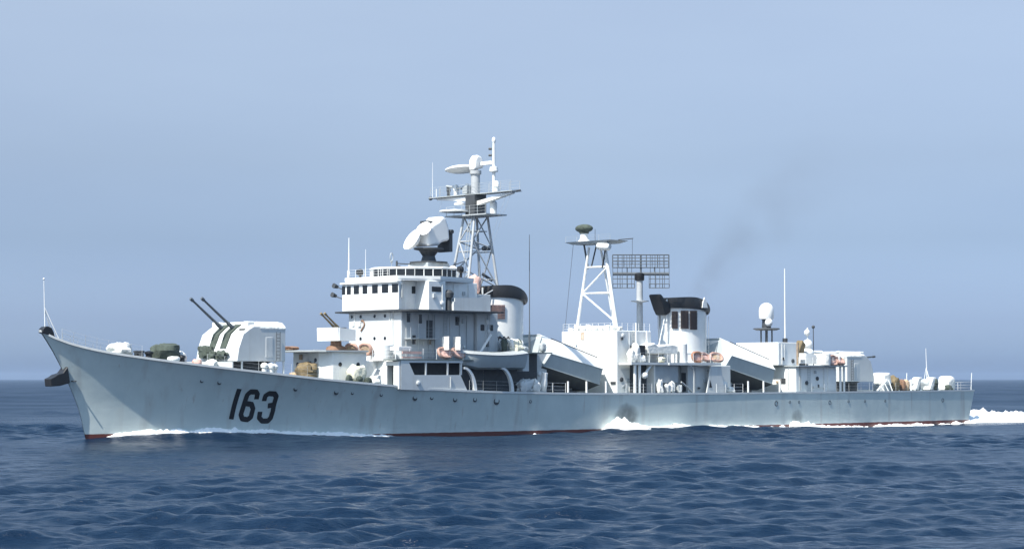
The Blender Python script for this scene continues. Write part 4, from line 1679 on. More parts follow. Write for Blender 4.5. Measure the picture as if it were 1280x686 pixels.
# curved davits with grey struts
for x in (76.2,):
    mb = MB()
    pts = [(x + 1.3 * math.sin(t) - 0.4, -6.0, 7.15 - 1.2 * (1 - math.cos(t))) for t in [k / 8 * math.pi / 2 for k in range(9)]] + [(x + 0.9, -6.0, 4.0)]
    mb.path(pts, 0.11)
    mb.path([(x - 1.2, -6.0, 5.2), (x - 0.3, -6.0, 4.7), (x + 0.6, -6.0, 4.1)], 0.10)
    mb.build('boat_davit', MID, ship, smooth=True)
mb = MB()
mb.prism_z([(77.0, -5.2), (80.9, -5.2), (80.9, -4.05), (77.0, -4.05)], 4.0, 6.98)
cab = mb.build('workshop_cabin', GREY, ship, bevel=0.04)
mb = MB()
mb.box(76.93, 77.06, -4.95, -4.3, 4.2, 6.2)
mb.build('cabin_door', DARK, cab)
for s in (0.0, ):
    mb = MB()
    mb.prism_y([(79.2, 4.0), (79.9, 6.95), (81.6, 6.95), (82.2, 4.0)], -6.0, -5.85)
    mb.build('platform_bracket', GREY, ship)
    mb = MB()
    mb.prism_y([(79.6, 4.6), (79.75, 5.4), (80.05, 4.6)], -6.03, -5.99)
    mb.build('bracket_opening', BLACK, ship)
# white boat-shaped cover and drum on the platform
mb = MB()
mb.prism_y([(70.6, 8.2), (70.4, 9.1), (71.6, 9.35), (72.2, 9.05), (74.4, 9.25), (75.3, 9.1), (75.3, 8.2)], -5.3, -3.2)
cv = mb.build('covered_boat_rack', CANVAS, ship, bevel=0.12)
for x in (70.8, 72.8, 75.0):
    for y in (-5.1, -3.4):
        mb = MB()
        mb.tube((x, y, 7.28), (x, y, 8.2), 0.07)
        mb.build('rack_leg', MID, cv)
mb = MB()
mb.box(68.9, 70.2, -5.2, -4.2, 8.0, 9.1)
mb.build('loudspeaker_box', BLACK, ship, bevel=0.05)
mb = MB()
mb.lathe((76.2, -5.1, 7.28), [(0.55, 0), (0.55, 2.0), (0.45, 2.1), (0.1, 2.15)], n=18)
mb.build('ventilation_drum', GREY, ship, smooth=True)
for k, (x, h) in enumerate(((67.9, 1.4), (68.6, 2.0), (69.4, 0.7), (72.6, 0.6))):
    heap('covered_gear', (x, -5.3, 7.28), (0.42, 0.4, h), (CANVAS, CANVAS, WHITE, CREAM)[k], ship, 120 + k, 0.3)
mb = MB()
for x, h in ((69.6, 4.2), (71.3, 3.4)):
    mb.tube((x, -4.4, 7.28), (x, -4.4, 7.28 + h), 0.10)
mb.tube((73.5, -3.6, 7.3), (75.0, -3.6, 12.0), 0.05)
mb.build('deck_pipe', WHITE, ship)
mb = MB()
mb.box(72.45, 76.6, -3.2, 3.2, 7.0, 8.9)
mb.build('after_radar_house', WHITE, ship, bevel=0.06)
railing([(77.0, -5.2, 7.28), (81.2, -5.8, 7.28)], h=1.0, parent=pd, posts=1.0)
mb = MB()
mb.box(85.6, 87.4, -2.5, 2.5, 4.0, 5.2)
mb.build('low_locker', GREY, ship)
for x in (82.6, 83.9):
    heap('covered_gear', (x, -5.4, 3.95), (0.6, 0.4, 1.25 if x < 83 else 0.7), CANVAS, ship, int(x), 0.25)


# ------------------------------------------------------------------ after deckhouse
A1 = 6.95
mb = MB()
mb.prism_z([(96.4, -4.7), (104.0, -4.7), (104.0, 4.7), (96.4, 4.7)], 3.9, A1)
adk = mb.build('after_deckhouse', WHITE, ship, bevel=0.06, label='after deckhouse behind the missile launchers')
mb = MB()
mb.box(96.33, 96.5, -3.2, -2.4, 5.0, 5.6)
mb.build('wall_vent', DARK, adk)
mb = MB()
mb.box(102.3, 103.8, -4.76, -4.66, 4.2, 6.8)
mb.build('side_panel', WHITE, adk)
mb = MB()
mb.box(100.0, 101.6, -4.78, -4.66, 4.5, 4.85)
mb.build('stowed_plank', WHITE, adk)
mb = MB()
mb.box(96.2, 105.4, -5.3, 5.3, A1, A1 + 0.15)
adr = mb.build('deckhouse_roof', MID, adk)
mb = MB()
mb.prism_z([(95.2, -3.1), (98.6, -3.1), (98.6, 3.2), (95.2, 3.2)], A1 + 0.15, 9.75)
uh = mb.build('upper_house', WHITE, ship, bevel=0.06, label='small white house below the white radome')
mb = MB()
mb.box(98.62, 98.9, -3.2, -2.5, A1 + 0.15, 9.7)
mb.build('cable_trunk', TAN, uh)
railing([(96.3, -5.2, A1 + 0.15), (105.3, -5.2, A1 + 0.15)], h=0.95, parent=adk, posts=1.3)
# radome on its lattice stool
mb = MB()
for a in (-0.45, 0.45):
    for b in (-0.45, 0.45):
        mb.tube((96.9 + a, b, 9.75), (96.9 + a, b, 11.2), 0.09)
mb.lathe((96.9, 0, 11.2), [(1.2, 0), (1.6, 0.15), (1.5, 0.25), (0.55, 0.26), (0.5, 1.2), (0.65, 1.3)], n=18)
stool = mb.build('radome_stand', DARK, ship, smooth=True)
mb = MB()
mb.ell((96.6, -0.6, 12.1), 0.45, 0.45, 0.5)
mb.build('small_radome', DOME, stool, smooth=True)
mb = MB()
mb.lathe((96.9, 0, 12.5), [(0.82, 0), (0.88, 0.1), (0.88, 1.0), (0.81, 1.38), (0.6, 1.7), (0.3, 1.87), (0.02, 1.93)], n=24)
mb.build('radome', DOME, stool, smooth=True)
w_ = whip(99.6, -0.6, 7.1, 18.5, 0.15, 0.05)
mb = MB()
mb.tube((99.6, -0.6, 9.6), (99.6, -0.6, 10.3), 0.3)
mb.tube((99.6, -0.6, 8.4), (99.6, -0.6, 8.8), 0.34)
mb.build('aerial_insulator', DARK, w_, smooth=True)
# after light gun: brown and white mount
aa_gun(101.3, -1.4, 7.3, 'light gun behind the radome house', R(30))
mb = MB()
mb.lathe((101.5, -1.4, A1 + 0.15), [(0.9, 0), (0.7, 0.2)])
mb.build('gun_pedestal', MID, ship, smooth=True)
mb = MB()
mb.prism_y([(100.3, 8.4), (101.3, 10.1), (101.9, 9.6), (101.4, 8.3)], -1.9, -1.0)
mb.build('gun_cover', OLIVE, ship, bevel=0.1)
mb = MB()
for z, r_ in ((8.6, 0.75), (9.6, 0.6)):
    mb.ell((103.1, -1.2, z), r_, r_, 0.62)
mb.tube((103.1, -1.2, 7.1), (103.1, -1.2, 11.6), 0.08)
mb.ell((103.0, -1.2, 11.0), 0.35, 0.35, 0.4)
mb.build('after_director', WHITE, ship, smooth=True)
mb = MB()
mb.tube((104.2, -1.2, 7.1), (104.2, -1.2, 11.6), 0.05)
mb.ell((104.2, -1.2, 11.7), 0.2, 0.2, 0.2)
mb.build('lamp_post', DARK, ship, smooth=True)
mb = MB()
mb.lathe((101.4, -4.9, 7.1), [(0.05, 0.0), (0.75, 0.05), (0.8, 0.7), (0.75, 1.35), (0.05, 1.4)], n=18)
mb.build('cable_reel', CANVAS, ship, smooth=True)
mb = MB()
mb.tube((102.4, -4.2, 8.3), (105.2, -4.2, 8.7), 0.16)
mb.tube((102.2, 0.5, 8.7), (108.0, 0.5, 8.75), 0.2)
mb.build('derrick_boom', WHITE, ship, smooth=True)
for k in range(5):
    heap('covered_gear', (102.3 + k * 0.7, -4.5, 7.1), (0.42, 0.4, (0.7, 1.2, 0.9, 1.3, 1.0)[k]), (CANVAS, PINK, GREY, CANVAS, CREAM)[k], ship, 140 + k, 0.3)
mb = MB()
for x in (104.5, 105.2):
    mb.tube((x, -4.9, 4.0), (x, -4.9, 6.95), 0.14)
mb.build('roof_pillar', WHITE, ship)

# ------------------------------------------------------------------ quarterdeck gear
zq = 3.98
mb = MB()
mb.box(114.9, 116.3, -3.6, -2.0, zq, zq + 0.8)
mb.build('mortar_base', MID, ship, bevel=0.05)
heap('covered_mortar', (115.6, -2.8, zq + 0.75), (0.78, 0.9, 1.55), CANVAS, ship, 161, 0.10, 1.0, pw=7, label='tall white canvas covered mortar')
mb = MB()
mb.tube((111.6, -5.0, 4.1), (114.4, -4.4, 5.4), 0.12)
for x, z in ((112.6, 4.6), (113.4, 5.0), (114.2, 5.4)):
    mb.tube((x, -4.8, z), (x + 0.25, -5.2, 4.0), 0.07)
mb.build('paravane_frame', WHITE, ship, smooth=True)
heap('canvas_bundle', (117.7, -3.0, zq), (0.65, 0.7, 1.9), OLIVE, ship, 163, 0.35, 1.5)
for x in (119.0, 119.8):
    heap('deck_crate', (x, -3.4, zq), (0.28, 0.4, 1.5), TAN if x > 119.5 else RUST, ship, int(x), 0.15)
mb = MB()
for x in (119.4, 120.2):
    mb.tube((x, -4.4, zq), (x, -4.4, zq + 1.5), 0.1)
mb.build('mooring_post', WHITE, ship)
for k, x in enumerate((121.6, 124.6)):
    root = heap('depth_charge_thrower', (x, -3.2, zq), (0.85, 0.7, 1.5), MID, ship, 170 + k, 0.3)
    mb = MB()
    mb.prism_y([(x - 1.0, zq + 0.2), (x - 0.2, zq + 1.75), (x + 0.5, zq + 1.75), (x - 0.3, zq + 0.2)], -4.2, -3.2)
    mb.build('thrower_cover', CANVAS, root, bevel=0.1)
heap('canvas_bundle', (126.2, -2.8, zq), (0.6, 0.7, 1.55), GREENC, ship, 175, 0.35)
mb = MB()
mb.tube((127.2, -1.4, zq), (126.9, -1.4, 9.4), 0.07, 0.03)
mb.tube((128.2, -1.4, zq), (126.95, -1.4, 6.9), 0.05)
mb.tube((127.2, -2.2, zq), (126.95, -1.4, 6.9), 0.05)
mb.tube((127.2, -0.6, zq), (126.95, -1.4, 6.9), 0.05)
mb.build('ensign_staff', WHITE, ship, smooth=True)
heap('smoke_float_rack', (129.2, -2.9, zq), (0.9, 0.85, 1.9), CANVAS, ship, 181, 0.08, 1.0, pw=5, label='white covered rack at the stern')
heap('canvas_bundle', (128.2, -3.9, zq), (0.5, 0.4, 0.8), GREENC, ship, 182, 0.35)
mb = MB()
for s in (-1, 1):
    mb.tube((131.6, s * 4.9, 4.0), (131.75, s * 4.95, 6.3), 0.05)
mb.build('stern_light_post', WHITE, ship)

# ------------------------------------------------------------------ life floats
for p, yaw, tilt, lab in (
        ((33.9, -2.4, 7.75), R(90), R(75), 'orange life float right below the portholes of the bridge front'),
        ((33.9, -0.3, 7.75), R(90), R(75), 'orange life float behind the light gun, left of the one below the bridge portholes'),
        ((40.9, -5.85, 7.45), 0, R(62), 'orange life float standing forward under two white canvas squares'),
        ((42.7, -5.75, 7.45), R(9), R(58), 'orange life float nearest the raised boat boom'),
        ((78.0, -5.7, 7.3), 0, R(78), 'brownish orange life float leaning at the foot of the after funnel'),
        ((79.6, -5.5, 7.3), R(12), R(50), 'orange life float midway along the rail below the after funnel'),
        ((81.3, -5.6, 7.3), R(-8), R(55), 'orange life float nearest the after missile launcher'),
        ((102.8, -5.1, 7.1), 0, R(78), 'orange life float beside the white cable reel on the after deckhouse'),
        ((104.3, -5.0, 7.1), R(10), R(50), 'orange life float at the after end of the deckhouse roof near the turret')):
    life_float(p, yaw, tilt, lab, mat=RUSTO if lab.startswith('brownish') else None)
# white canvas squares drying above the side rail
for x in (40.9, 42.4):
    mb = MB()
    mb.box(x - 0.05, x + 0.05, -6.45, -5.45, 8.3, 9.6)
    mb.build('canvas_dodger', CANVAS, ship, bevel=0.03)
mb = MB()
mb.box(35.2, 37.6, -6.22, -6.12, 7.9, 8.15)
mb.box(35.2, 37.6, -6.22, -6.12, 7.5, 7.65)
mb.build('gangway_rail', PINK, ship)
mb = MB()
mb.box(35.0, 36.6, -5.9, -4.6, 8.2, 8.6)
mb.build('gangway_stage', WHITE, ship, bevel=0.04)
mb = MB()     # screen box on the 01 deck before the bridge
mb.lathe((35.3, -3.1, D1), [(1.1, 0), (1.1, 1.5), (1.0, 1.6), (0.02, 1.65)], n=20)
mb.build('deck_kiosk', WHITE, ship, smooth=True)

# ------------------------------------------------------------------ small fittings on plain walls
rf = random.Random(19)


def wall_fittings(parent, y, x0, x1, z0, z1, k, mats=(MID, GREY, WHITE, DARK)):
    """little boxes, pipes and vents screwed to a fore-and-aft wall at y"""
    o_ = -1 if y < 0 else 1
    for i in range(k):
        x, z = rf.uniform(x0 + 0.3, x1 - 0.3), rf.uniform(z0 + 0.3, z1 - 0.3)
        q = rf.random()
        mb = MB()
        if q < 0.4:
            w, h, d = rf.uniform(0.15, 0.4), rf.uniform(0.2, 0.5), rf.uniform(0.1, 0.22)
            mb.box(x - w / 2, x + w / 2, *sorted((y - 0.01 * o_, y + d * o_)), z - h / 2, z + h / 2)
            mb.build('junction_box', rf.choice(mats), parent)
        elif q < 0.75:
            mb.tube((x, y + 0.05 * o_, z0 + 0.05), (x, y + 0.05 * o_, z1 - 0.05), rf.uniform(0.025, 0.05), n=6)
            mb.build('wall_pipe', rf.choice(mats[:3]), parent)
        else:
            mb.lathe((x, y - 0.01 * o_, z), [(0.24, 0), (0.24, 0.12), (0.15, 0.16)], axis=(0, o_, 0), n=12)
            mb.build('wall_vent', rf.choice(mats), parent, smooth=True)


def front_fittings(parent, x, y0, y1, z0, z1, k, mats=(MID, GREY, WHITE, TAN)):
    """the same on an athwartships wall facing the bow"""
    for i in range(k):
        y, z = rf.uniform(y0 + 0.3, y1 - 0.3), rf.uniform(z0 + 0.3, z1 - 0.3)
        mb = MB()
        if rf.random() < 0.5:
            w, h, d = rf.uniform(0.15, 0.4), rf.uniform(0.15, 0.5), rf.uniform(0.1, 0.2)
            mb.box(x - d, x + 0.01, y - w / 2, y + w / 2, z - h / 2, z + h / 2)
            mb.build('junction_box', rf.choice(mats), parent)
        else:
            mb.tube((x - 0.05, y, z0 + 0.05), (x - 0.05, y, z1 - 0.05), rf.uniform(0.03, 0.055), n=6)
            mb.build('wall_pipe', rf.choice(mats[:3]), parent)


def wall_ladder(parent, x, y, z0, z1):
    o_ = -1 if y < 0 else 1
    mb = MB()
    for a in (-0.22, 0.22):
        mb.tube((x + a, y + 0.1 * o_, z0), (x + a, y + 0.1 * o_, z1), 0.025, n=5)
    for i in range(int((z1 - z0) / 0.3)):
        z = z0 + 0.2 + 0.3 * i
        mb.tube((x - 0.22, y + 0.1 * o_, z), (x + 0.22, y + 0.1 * o_, z), 0.018, n=4)
    mb.build('wall_ladder', MID, parent)


wall_fittings(bridge, -3.95, 37.2, 46.3, 7.5, 11.8, 12)
wall_fittings(after, -4.3, 46.8, 49.3, 7.5, 11.9, 5)
wall_fittings(wheel, -5.4, 39.3, 41.3, 12.2, 14.8, 3)
wall_fittings(wheel, -4.5, 41.8, 46.2, 12.3, 14.8, 5)
wall_fittings(adk, -4.7, 96.6, 102.0, 4.2, 6.9, 9)
wall_fittings(uh, -3.1, 95.4, 98.4, 7.2, 9.6, 4)
wall_fittings(cab, -5.2, 77.2, 80.7, 4.2, 6.8, 5)
wall_fittings(th, -4.05, 67.2, 72.2, 4.2, 10.5, 7)
wall_fittings(ah, -4.0, 74.0, 85.0, 4.2, 6.9, 8)
wall_fittings(f1, -3.6, 49.8, 56.8, 4.4, 8.0, 6)
wall_fittings(side_scr, -6.22, 36.0, 42.4, 4.7, 5.8, 2, (GREY, GREY, GREY, MID))
front_fittings(gplat, 28.6, -1.8, 1.8, 5.2, 7.9, 4)
front_fittings(house, 33.2, -2.9, 2.9, 5.2, 7.1, 4)
front_fittings(bridge, 37.0, -3.8, 3.8, 7.4, 11.9, 5, (WHITE, WHITE, GREY, GREY))
front_fittings(adk, 96.4, -4.6, 1.0, 4.2, 6.8, 4)
front_fittings(th, 67.0, -3.9, 3.9, 4.2, 10.4, 5, (WHITE, WHITE, GREY, TAN))
wall_ladder(bridge, 42.6, -3.95, 7.4, 11.8)
wall_ladder(th, 69.5, -4.05, 7.3, 10.6)
wall_ladder(adk, 98.7, -4.7, 4.0, 7.0)
wall_ladder(f2, 83.6, -2.25, 7.0, 12.6)

# ------------------------------------------------------------------ sea
rng = np.random.default_rng(11)
wind = math.atan2(-0.9, 0.25)                       # wind sea running towards the camera


def wave_set(nw, l0, l1, spread, a0, ex):
    lam = np.exp(rng.uniform(np.log(l0), np.log(l1), nw))
    ang = wind + rng.normal(0, spread, nw)
    amp = a0 * lam ** ex * (0.5 + rng.random(nw))
    return lam, 2 * np.pi / lam, ang, amp, rng.uniform(0, 2 * np.pi, nw)


CHOP = wave_set(190, 0.45, 2.6, 0.8, 0.0029, 0.65)       # short crested chop
WIND = wave_set(36, 2.6, 8.0, 0.45, 0.0054, 0.95)        # longer seas that come in groups
SWELL = wave_set(8, 22.0, 48.0, 0.25, 0.010, 0.5)


def trains(ws, X, Y, dr, sharp):
    h = np.zeros_like(X)
    lam, kk, ang, amp, phs = ws
    for i in range(len(lam)):
        w = np.clip((lam[i] / dr - 3.0) / 3.0, 0, 1)
        ph = kk[i] * (X * math.cos(ang[i]) + Y * math.sin(ang[i])) + phs[i]
        # gentle back, short steep front
        h += w * amp[i] * (np.sin(ph) - sharp * np.sin(2 * ph) + 0.35 * sharp * np.sin(3 * ph))
    return h


def groups(X, Y):
    """slow envelope: wave groups some tens of metres across"""
    e = (np.sin(X / 13.0 + 1.3 * np.sin(Y / 41.0) + 0.6) + np.sin(Y / 17.0 + 1.1 * np.sin(X / 29.0) + 2.0)
         + np.sin((X * 0.8 + Y * 0.6) / 9.0 + 4.0) * 0.7)
    return np.clip(0.50 + 0.42 * e, 0.2, 1.6)


def sea_height(X, Y, dr):
    """sum of wave trains; trains too short for the local mesh spacing are faded out"""
    g = groups(X, Y)
    return trains(CHOP, X, Y, dr, 0.22) * (0.75 + 0.4 * g) + trains(WIND, X, Y, dr, 0.28) * g + trains(SWELL, X, Y, dr, 0.0)


def hull_y_np(x):
    u = np.clip((x - 4.75) / (130.6 - 4.75), 0, 1)
    return np.interp(u, [p[0] for p in B_WL], [p[1] for p in B_WL])


def ship_waves(X, Y):
    a = (X - SHIP_X) * CT + (Y - SHIP_Y) * ST
    b = -(X - SHIP_X) * ST + (Y - SHIP_Y) * CT
    d = np.abs(b) - hull_y_np(a)
    h = np.zeros_like(X)
    # bow wave hugging the shell, dying away aft
    A = np.interp(a, [2, 4.5, 7, 14, 22, 34, 46, 60, 75, 95, 115, 131, 150], [0, 0.25, 0.5, 0.62, 0.5, 0.18, -0.05, -0.02, 0.12, 0.0, 0.05, 0.12, 0])
    h += A * np.exp(-np.clip(d, -1, 60) ** 2 / (2 * 1.1 ** 2)) * (d > -3)
    # diverging crests
    for s0, L in ((6.0, 60.0), (66.0, 50.0)):
        e = np.abs(b) - (hull_y_np(np.full_like(a, s0)) + (a - s0) * 0.30)
        h += 0.20 * np.exp(-(e / 1.5) ** 2) * np.clip((a - s0) / 6, 0, 1) * np.exp(-np.clip(a - s0, 0, None) / L)
    return h


r_list = [24.0]
while r_list[-1] < 14000:
    r = r_list[-1]
    k = 0.0021 if r < 260 else (0.0036 if r < 420 else (0.006 if r < 1500 else 0.012))
    r_list.append(r * (1 + k))
rr_ = np.array([0.6, 4, 9, 15, 20] + r_list)
fine = np.radians(np.arange(-25, 25.0001, 0.066))
coarse = np.radians(np.arange(28, 332.1, 6.0))
th_ = np.concatenate([fine, coarse])
TT, RR = np.meshgrid(th_, rr_)
XX, YY = RR * np.sin(TT), RR * np.cos(TT)
drow = np.gradient(rr_)
DR = np.repeat(drow[:, None], len(th_), 1)
is_fine = np.repeat((np.arange(len(th_)) < len(fine))[None, :], len(rr_), 0)
HH = sea_height(XX, YY, np.maximum(DR, RR * 0.00115)) * np.where(is_fine, 1, 0.3) + np.where(is_fine, ship_waves(XX, YY), 0)
HH *= np.clip((9000 - RR) / 6000, 0, 1)
HH[:5] *= 0.5
nr, nt = HH.shape
verts = np.stack([XX, YY, HH], -1).reshape(-1, 3).astype(np.float32)
ii, jj = np.meshgrid(np.arange(nr - 1), np.arange(nt), indexing='ij')
j2 = (jj + 1) % nt
quads = np.stack([ii * nt + jj, (ii + 1) * nt + jj, (ii + 1) * nt + j2, ii * nt + j2], -1).reshape(-1, 4)[:, ::-1]
me = bpy.data.meshes.new('water')
me.vertices.add(len(verts))
me.vertices.foreach_set('co', verts.ravel())
me.loops.add(quads.size)
me.loops.foreach_set('vertex_index', quads.astype(np.int32).ravel())
me.polygons.add(len(quads))
me.polygons.foreach_set('loop_start', np.arange(0, quads.size, 4, dtype=np.int32))
me.polygons.foreach_set('loop_total', np.full(len(quads), 4, dtype=np.int32))
me.polygons.foreach_set('use_smooth', np.ones(len(quads), dtype=bool))
me.update(calc_edges=True)
me.validate()
water = bpy.data.objects.new('water', me)
COL.objects.link(water)
tag(water, 'dark blue sea with short choppy waves', 'sea', kind='structure')

m, n, l, p = new_mat('sea_water')
p.inputs['Base Color'].default_value = (0.003, 0.012, 0.030, 1)
p.inputs['Specular IOR Level'].default_value = 0.32
p.inputs['IOR'].default_value = 1.333
p.inputs['Roughness'].default_value = 0.16
co = n.new('ShaderNodeTexCoord')
mp = n.new('ShaderNodeMapping')
mp.inputs['Rotation'].default_value = (0, 0, R(8))
mp.inputs['Scale'].default_value = (0.6, 1.0, 1.0)
l.new(co.outputs['Object'], mp.inputs[0])
n1 = n.new('ShaderNodeTexNoise')
n1.inputs['Scale'].default_value = 1.5
n1.inputs['Detail'].default_value = 5
n1.inputs['Roughness'].default_value = 0.6
n1.inputs['Distortion'].default_value = 0.4
l.new(mp.outputs[0], n1.inputs['Vector'])
bp = n.new('ShaderNodeBump')
bp.inputs['Strength'].default_value = 1.0
bp.inputs['Distance'].default_value = 0.15
nf = n.new('ShaderNodeTexNoise')
nf.inputs['Scale'].default_value = 4.0
nf.inputs['Detail'].default_value = 4
nf.inputs['Roughness'].default_value = 0.65
l.new(mp.outputs[0], nf.inputs['Vector'])
ma = n.new('ShaderNodeMath')
ma.operation = 'MULTIPLY_ADD'
ma.inputs[1].default_value = 0.55
l.new(nf.outputs['Fac'], ma.inputs[0])
l.new(n1.outputs['Fac'], ma.inputs[2])
l.new(ma.outputs[0], bp.inputs['Height'])
l.new(bp.outputs[0], p.inputs['Normal'])
# wind patches: broad areas ruffled rougher than others
n2 = n.new('ShaderNodeTexNoise')
n2.inputs['Scale'].default_value = 0.035
n2.inputs['Detail'].default_value = 3
l.new(co.outputs['Object'], n2.inputs['Vector'])
mr = n.new('ShaderNodeMapRange')
mr.inputs['From Min'].default_value = 0.3
mr.inputs['From Max'].default_value = 0.7
mr.inputs['To Min'].default_value = 0.10
mr.inputs['To Max'].default_value = 0.26
l.new(n2.outputs['Fac'], mr.inputs[0])
# far out the waves are finer than the mesh: their spread of slopes goes into the roughness
vl = n.new('ShaderNodeVectorMath')
vl.operation = 'LENGTH'
l.new(co.outputs['Object'], vl.inputs[0])
mf = n.new('ShaderNodeMapRange')
mf.inputs['From Min'].default_value = 70
mf.inputs['From Max'].default_value = 500
mf.inputs['To Min'].default_value = 0.0
mf.inputs['To Max'].default_value = 0.21
l.new(vl.outputs['Value'], mf.inputs[0])
ad = n.new('ShaderNodeMath')
ad.operation = 'ADD'
l.new(mr.outputs[0], ad.inputs[0])
l.new(mf.outputs[0], ad.inputs[1])
l.new(ad.outputs[0], p.inputs['Roughness'])
me.materials.append(m)

# ------------------------------------------------------------------ foam
FOAM, n, l, p = new_mat('foam')
p.inputs['Base Color'].default_value = (0.88, 0.90, 0.90, 1)
p.inputs['Roughness'].default_value = 0.9
co = n.new('ShaderNodeTexCoord')
nz = n.new('ShaderNodeTexNoise')
nz.inputs['Scale'].default_value = 6
nz.inputs['Detail'].default_value = 5
l.new(co.outputs['Object'], nz.inputs['Vector'])
bp = n.new('ShaderNodeBump')
bp.inputs['Strength'].default_value = 0.8
bp.inputs['Distance'].default_value = 0.12
l.new(nz.outputs['Fac'], bp.inputs['Height'])
l.new(bp.outputs[0], p.inputs['Normal'])


def fbm(x, y, z=0.0, o=4):
    return noise.fractal(Vector((x, y, z)), 1.0, 2.0, o)


def foam_ribbon(name, label, x0, x1, dx, width, nv, height, gap=None, seed=0.0, side=-1, follow=True, rough=0.7):
    """ragged foam lying against the shell: a lumpy height field whose edge sinks under the water"""
    mb_v, mb_f = [], []
    nx = int((x1 - x0) / dx)
    X_, Y_ = [], []
    for i in range(nx + 1):
        x = x0 + (x1 - x0) * i / nx
        base = float(hull_y_np(np.array([x]))[0]) if follow else 0.0
        w = width(x)
        for j in range(nv + 1):
            v = j / nv
            X_.append(x)
            Y_.append(side * (base - 0.25 + v * w))
    X_, Y_ = np.array(X_), np.array(Y_)
    WX, WY = SHIP_X + X_ * CT - Y_ * ST, SHIP_Y + X_ * ST + Y_ * CT
    base_h = sea_height(WX, WY, np.full_like(WX, 0.7)) + ship_waves(WX, WY)
    for i in range(nx + 1):
        for j in range(nv + 1):
            k = i * (nv + 1) + j
            v = j / nv
            x, y = X_[k], Y_[k]
            h = height(x, v)
            g = fbm(x * 0.9, y * 1.1, seed, 5)
            g2 = fbm(x * 3.3, y * 3.3, seed + 4, 3)
            z = base_h[k] + h * (0.85 + rough * (0.7 * g + 0.30 * g2)) - 0.10 + 0.05 * g2
            if gap:
                z -= gap(x, fbm(x * 0.25, 3.3, seed, 3))
            mb_v.append((WX[k], WY[k], z))
    for i in range(nx):
        for j in range(nv):
            a = i * (nv + 1) + j
            mb_f.append((a, a + 1, a + nv + 2, a + nv + 1))
    mb = MB()
    mb.add(mb_v, mb_f)
    o = mb.build(name, FOAM, None, smooth=True)
    for p_ in o.data.polygons:
        p_.use_smooth = True
    tag(o, label, 'foam', kind='stuff')
    return o


def bell(v, c=0.25, w=0.3):
    return math.exp(-((v - c) / w) ** 2)


foam_ribbon('bow_foam', 'long white foam line of the bow wave below the number', 6.2, 36.0, 0.10, lambda x: 0.9 + 0.03 * (x - 4.6), 12,
            lambda x, v: np.interp(x, [6.2, 7.5, 10, 20, 30, 34, 36], [0.1, 0.4, 0.42, 0.40, 0.34, 0.2, 0.0]) * bell(v, 0.3, 0.33),
            seed=1.0)
foam_ribbon('discharge_splash', 'white splash of the overboard discharge amidships below the lattice tower', 62.3, 75.0, 0.07, lambda x: 2.4, 24,
            lambda x, v: np.interp(x, [62.2, 62.6, 63.2, 64.2, 65.2, 66.2, 67.2, 68.2, 71, 75], [0, 0.7, 1.15, 1.4, 1.35, 1.0, 0.6, 0.42, 0.36, 0.2]) * bell(v, 0.35, 0.33),
            seed=2.0, rough=0.35)
foam_ribbon('discharge_splash', 'white splash of the overboard discharge near the stern third', 93.0, 107.0, 0.07, lambda x: 2.2, 22,
            lambda x, v: np.interp(x, [92.9, 93.1, 93.5, 94.5, 96.0, 98.0, 102, 107], [0, 0.9, 1.3, 0.95, 0.85, 0.6, 0.35, 0.0]) * bell(v, 0.35, 0.33),
            seed=3.0, rough=0.4)
foam_ribbon('side_foam', 'broken streaks of foam along the after waterline', 73.0, 131.0, 0.12, lambda x: 1.4, 10,
            lambda x, v: 0.42 * bell(v, 0.4, 0.3), gap=lambda x, q: max(0, 0.0 - 0.8 * q) * 0.8, seed=5.0)
foam_ribbon('side_foam', 'a few flecks of foam along the midship waterline', 40.0, 62.0, 0.12, lambda x: 1.2, 8,
            lambda x, v: 0.28 * bell(v, 0.4, 0.3), gap=lambda x, q: max(0, 0.30 - 0.6 * q), seed=6.0)


def wake(name, label, x0, x1, dx, yw, ny, height, seed):
    X_, Y_ = np.meshgrid(np.linspace(x0, x1, int((x1 - x0) / dx) + 1), np.linspace(-1, 1, ny + 1), indexing='ij')
    S = Y_.copy()
    Y_ = Y_ * yw(X_)
    WX, WY = SHIP_X + X_ * CT - Y_ * ST, SHIP_Y + X_ * ST + Y_ * CT
    bh = sea_height(WX, WY, np.full_like(WX, 0.9))
    vs, fs = [], []
    nx, nyy = X_.shape
    for i in range(nx):
        for j in range(nyy):
            x, y, s = X_[i, j], Y_[i, j], S[i, j]
            g, g2 = fbm(x * 0.33, y * 0.45, seed, 5), fbm(x * 1.5, y * 1.6, seed + 3, 4)
            z = bh[i, j] + height(x, s) * (0.85 + 0.5 * g + 0.22 * g2) - 0.12 + 0.07 * g2
            vs.append((WX[i, j], WY[i, j], z))
    for i in range(nx - 1):
        for j in range(nyy - 1):
            a = i * nyy + j
            fs.append((a, a + 1, a + nyy + 1, a + nyy))
    mb = MB()
    mb.add(vs, fs)
    o = mb.build(name, FOAM, None, smooth=True)
    for p_ in o.data.polygons:
        p_.use_smooth = True
    tag(o, label, 'foam', kind='stuff')


wake('stern_wake', 'broad white churned wake boiling up behind the stern', 129.6, 215.0, 0.28, lambda x: 5.6 + (x - 129.6) * 0.10, 56,
     lambda x, s: np.interp(x, [129.6, 130.5, 131.5, 136, 140, 150, 175, 215], [0.25, 0.9, 1.25, 1.5, 1.25, 0.9, 0.7, 0.4]) * max(0, 1 - abs(s) ** 3.5), 7.0)

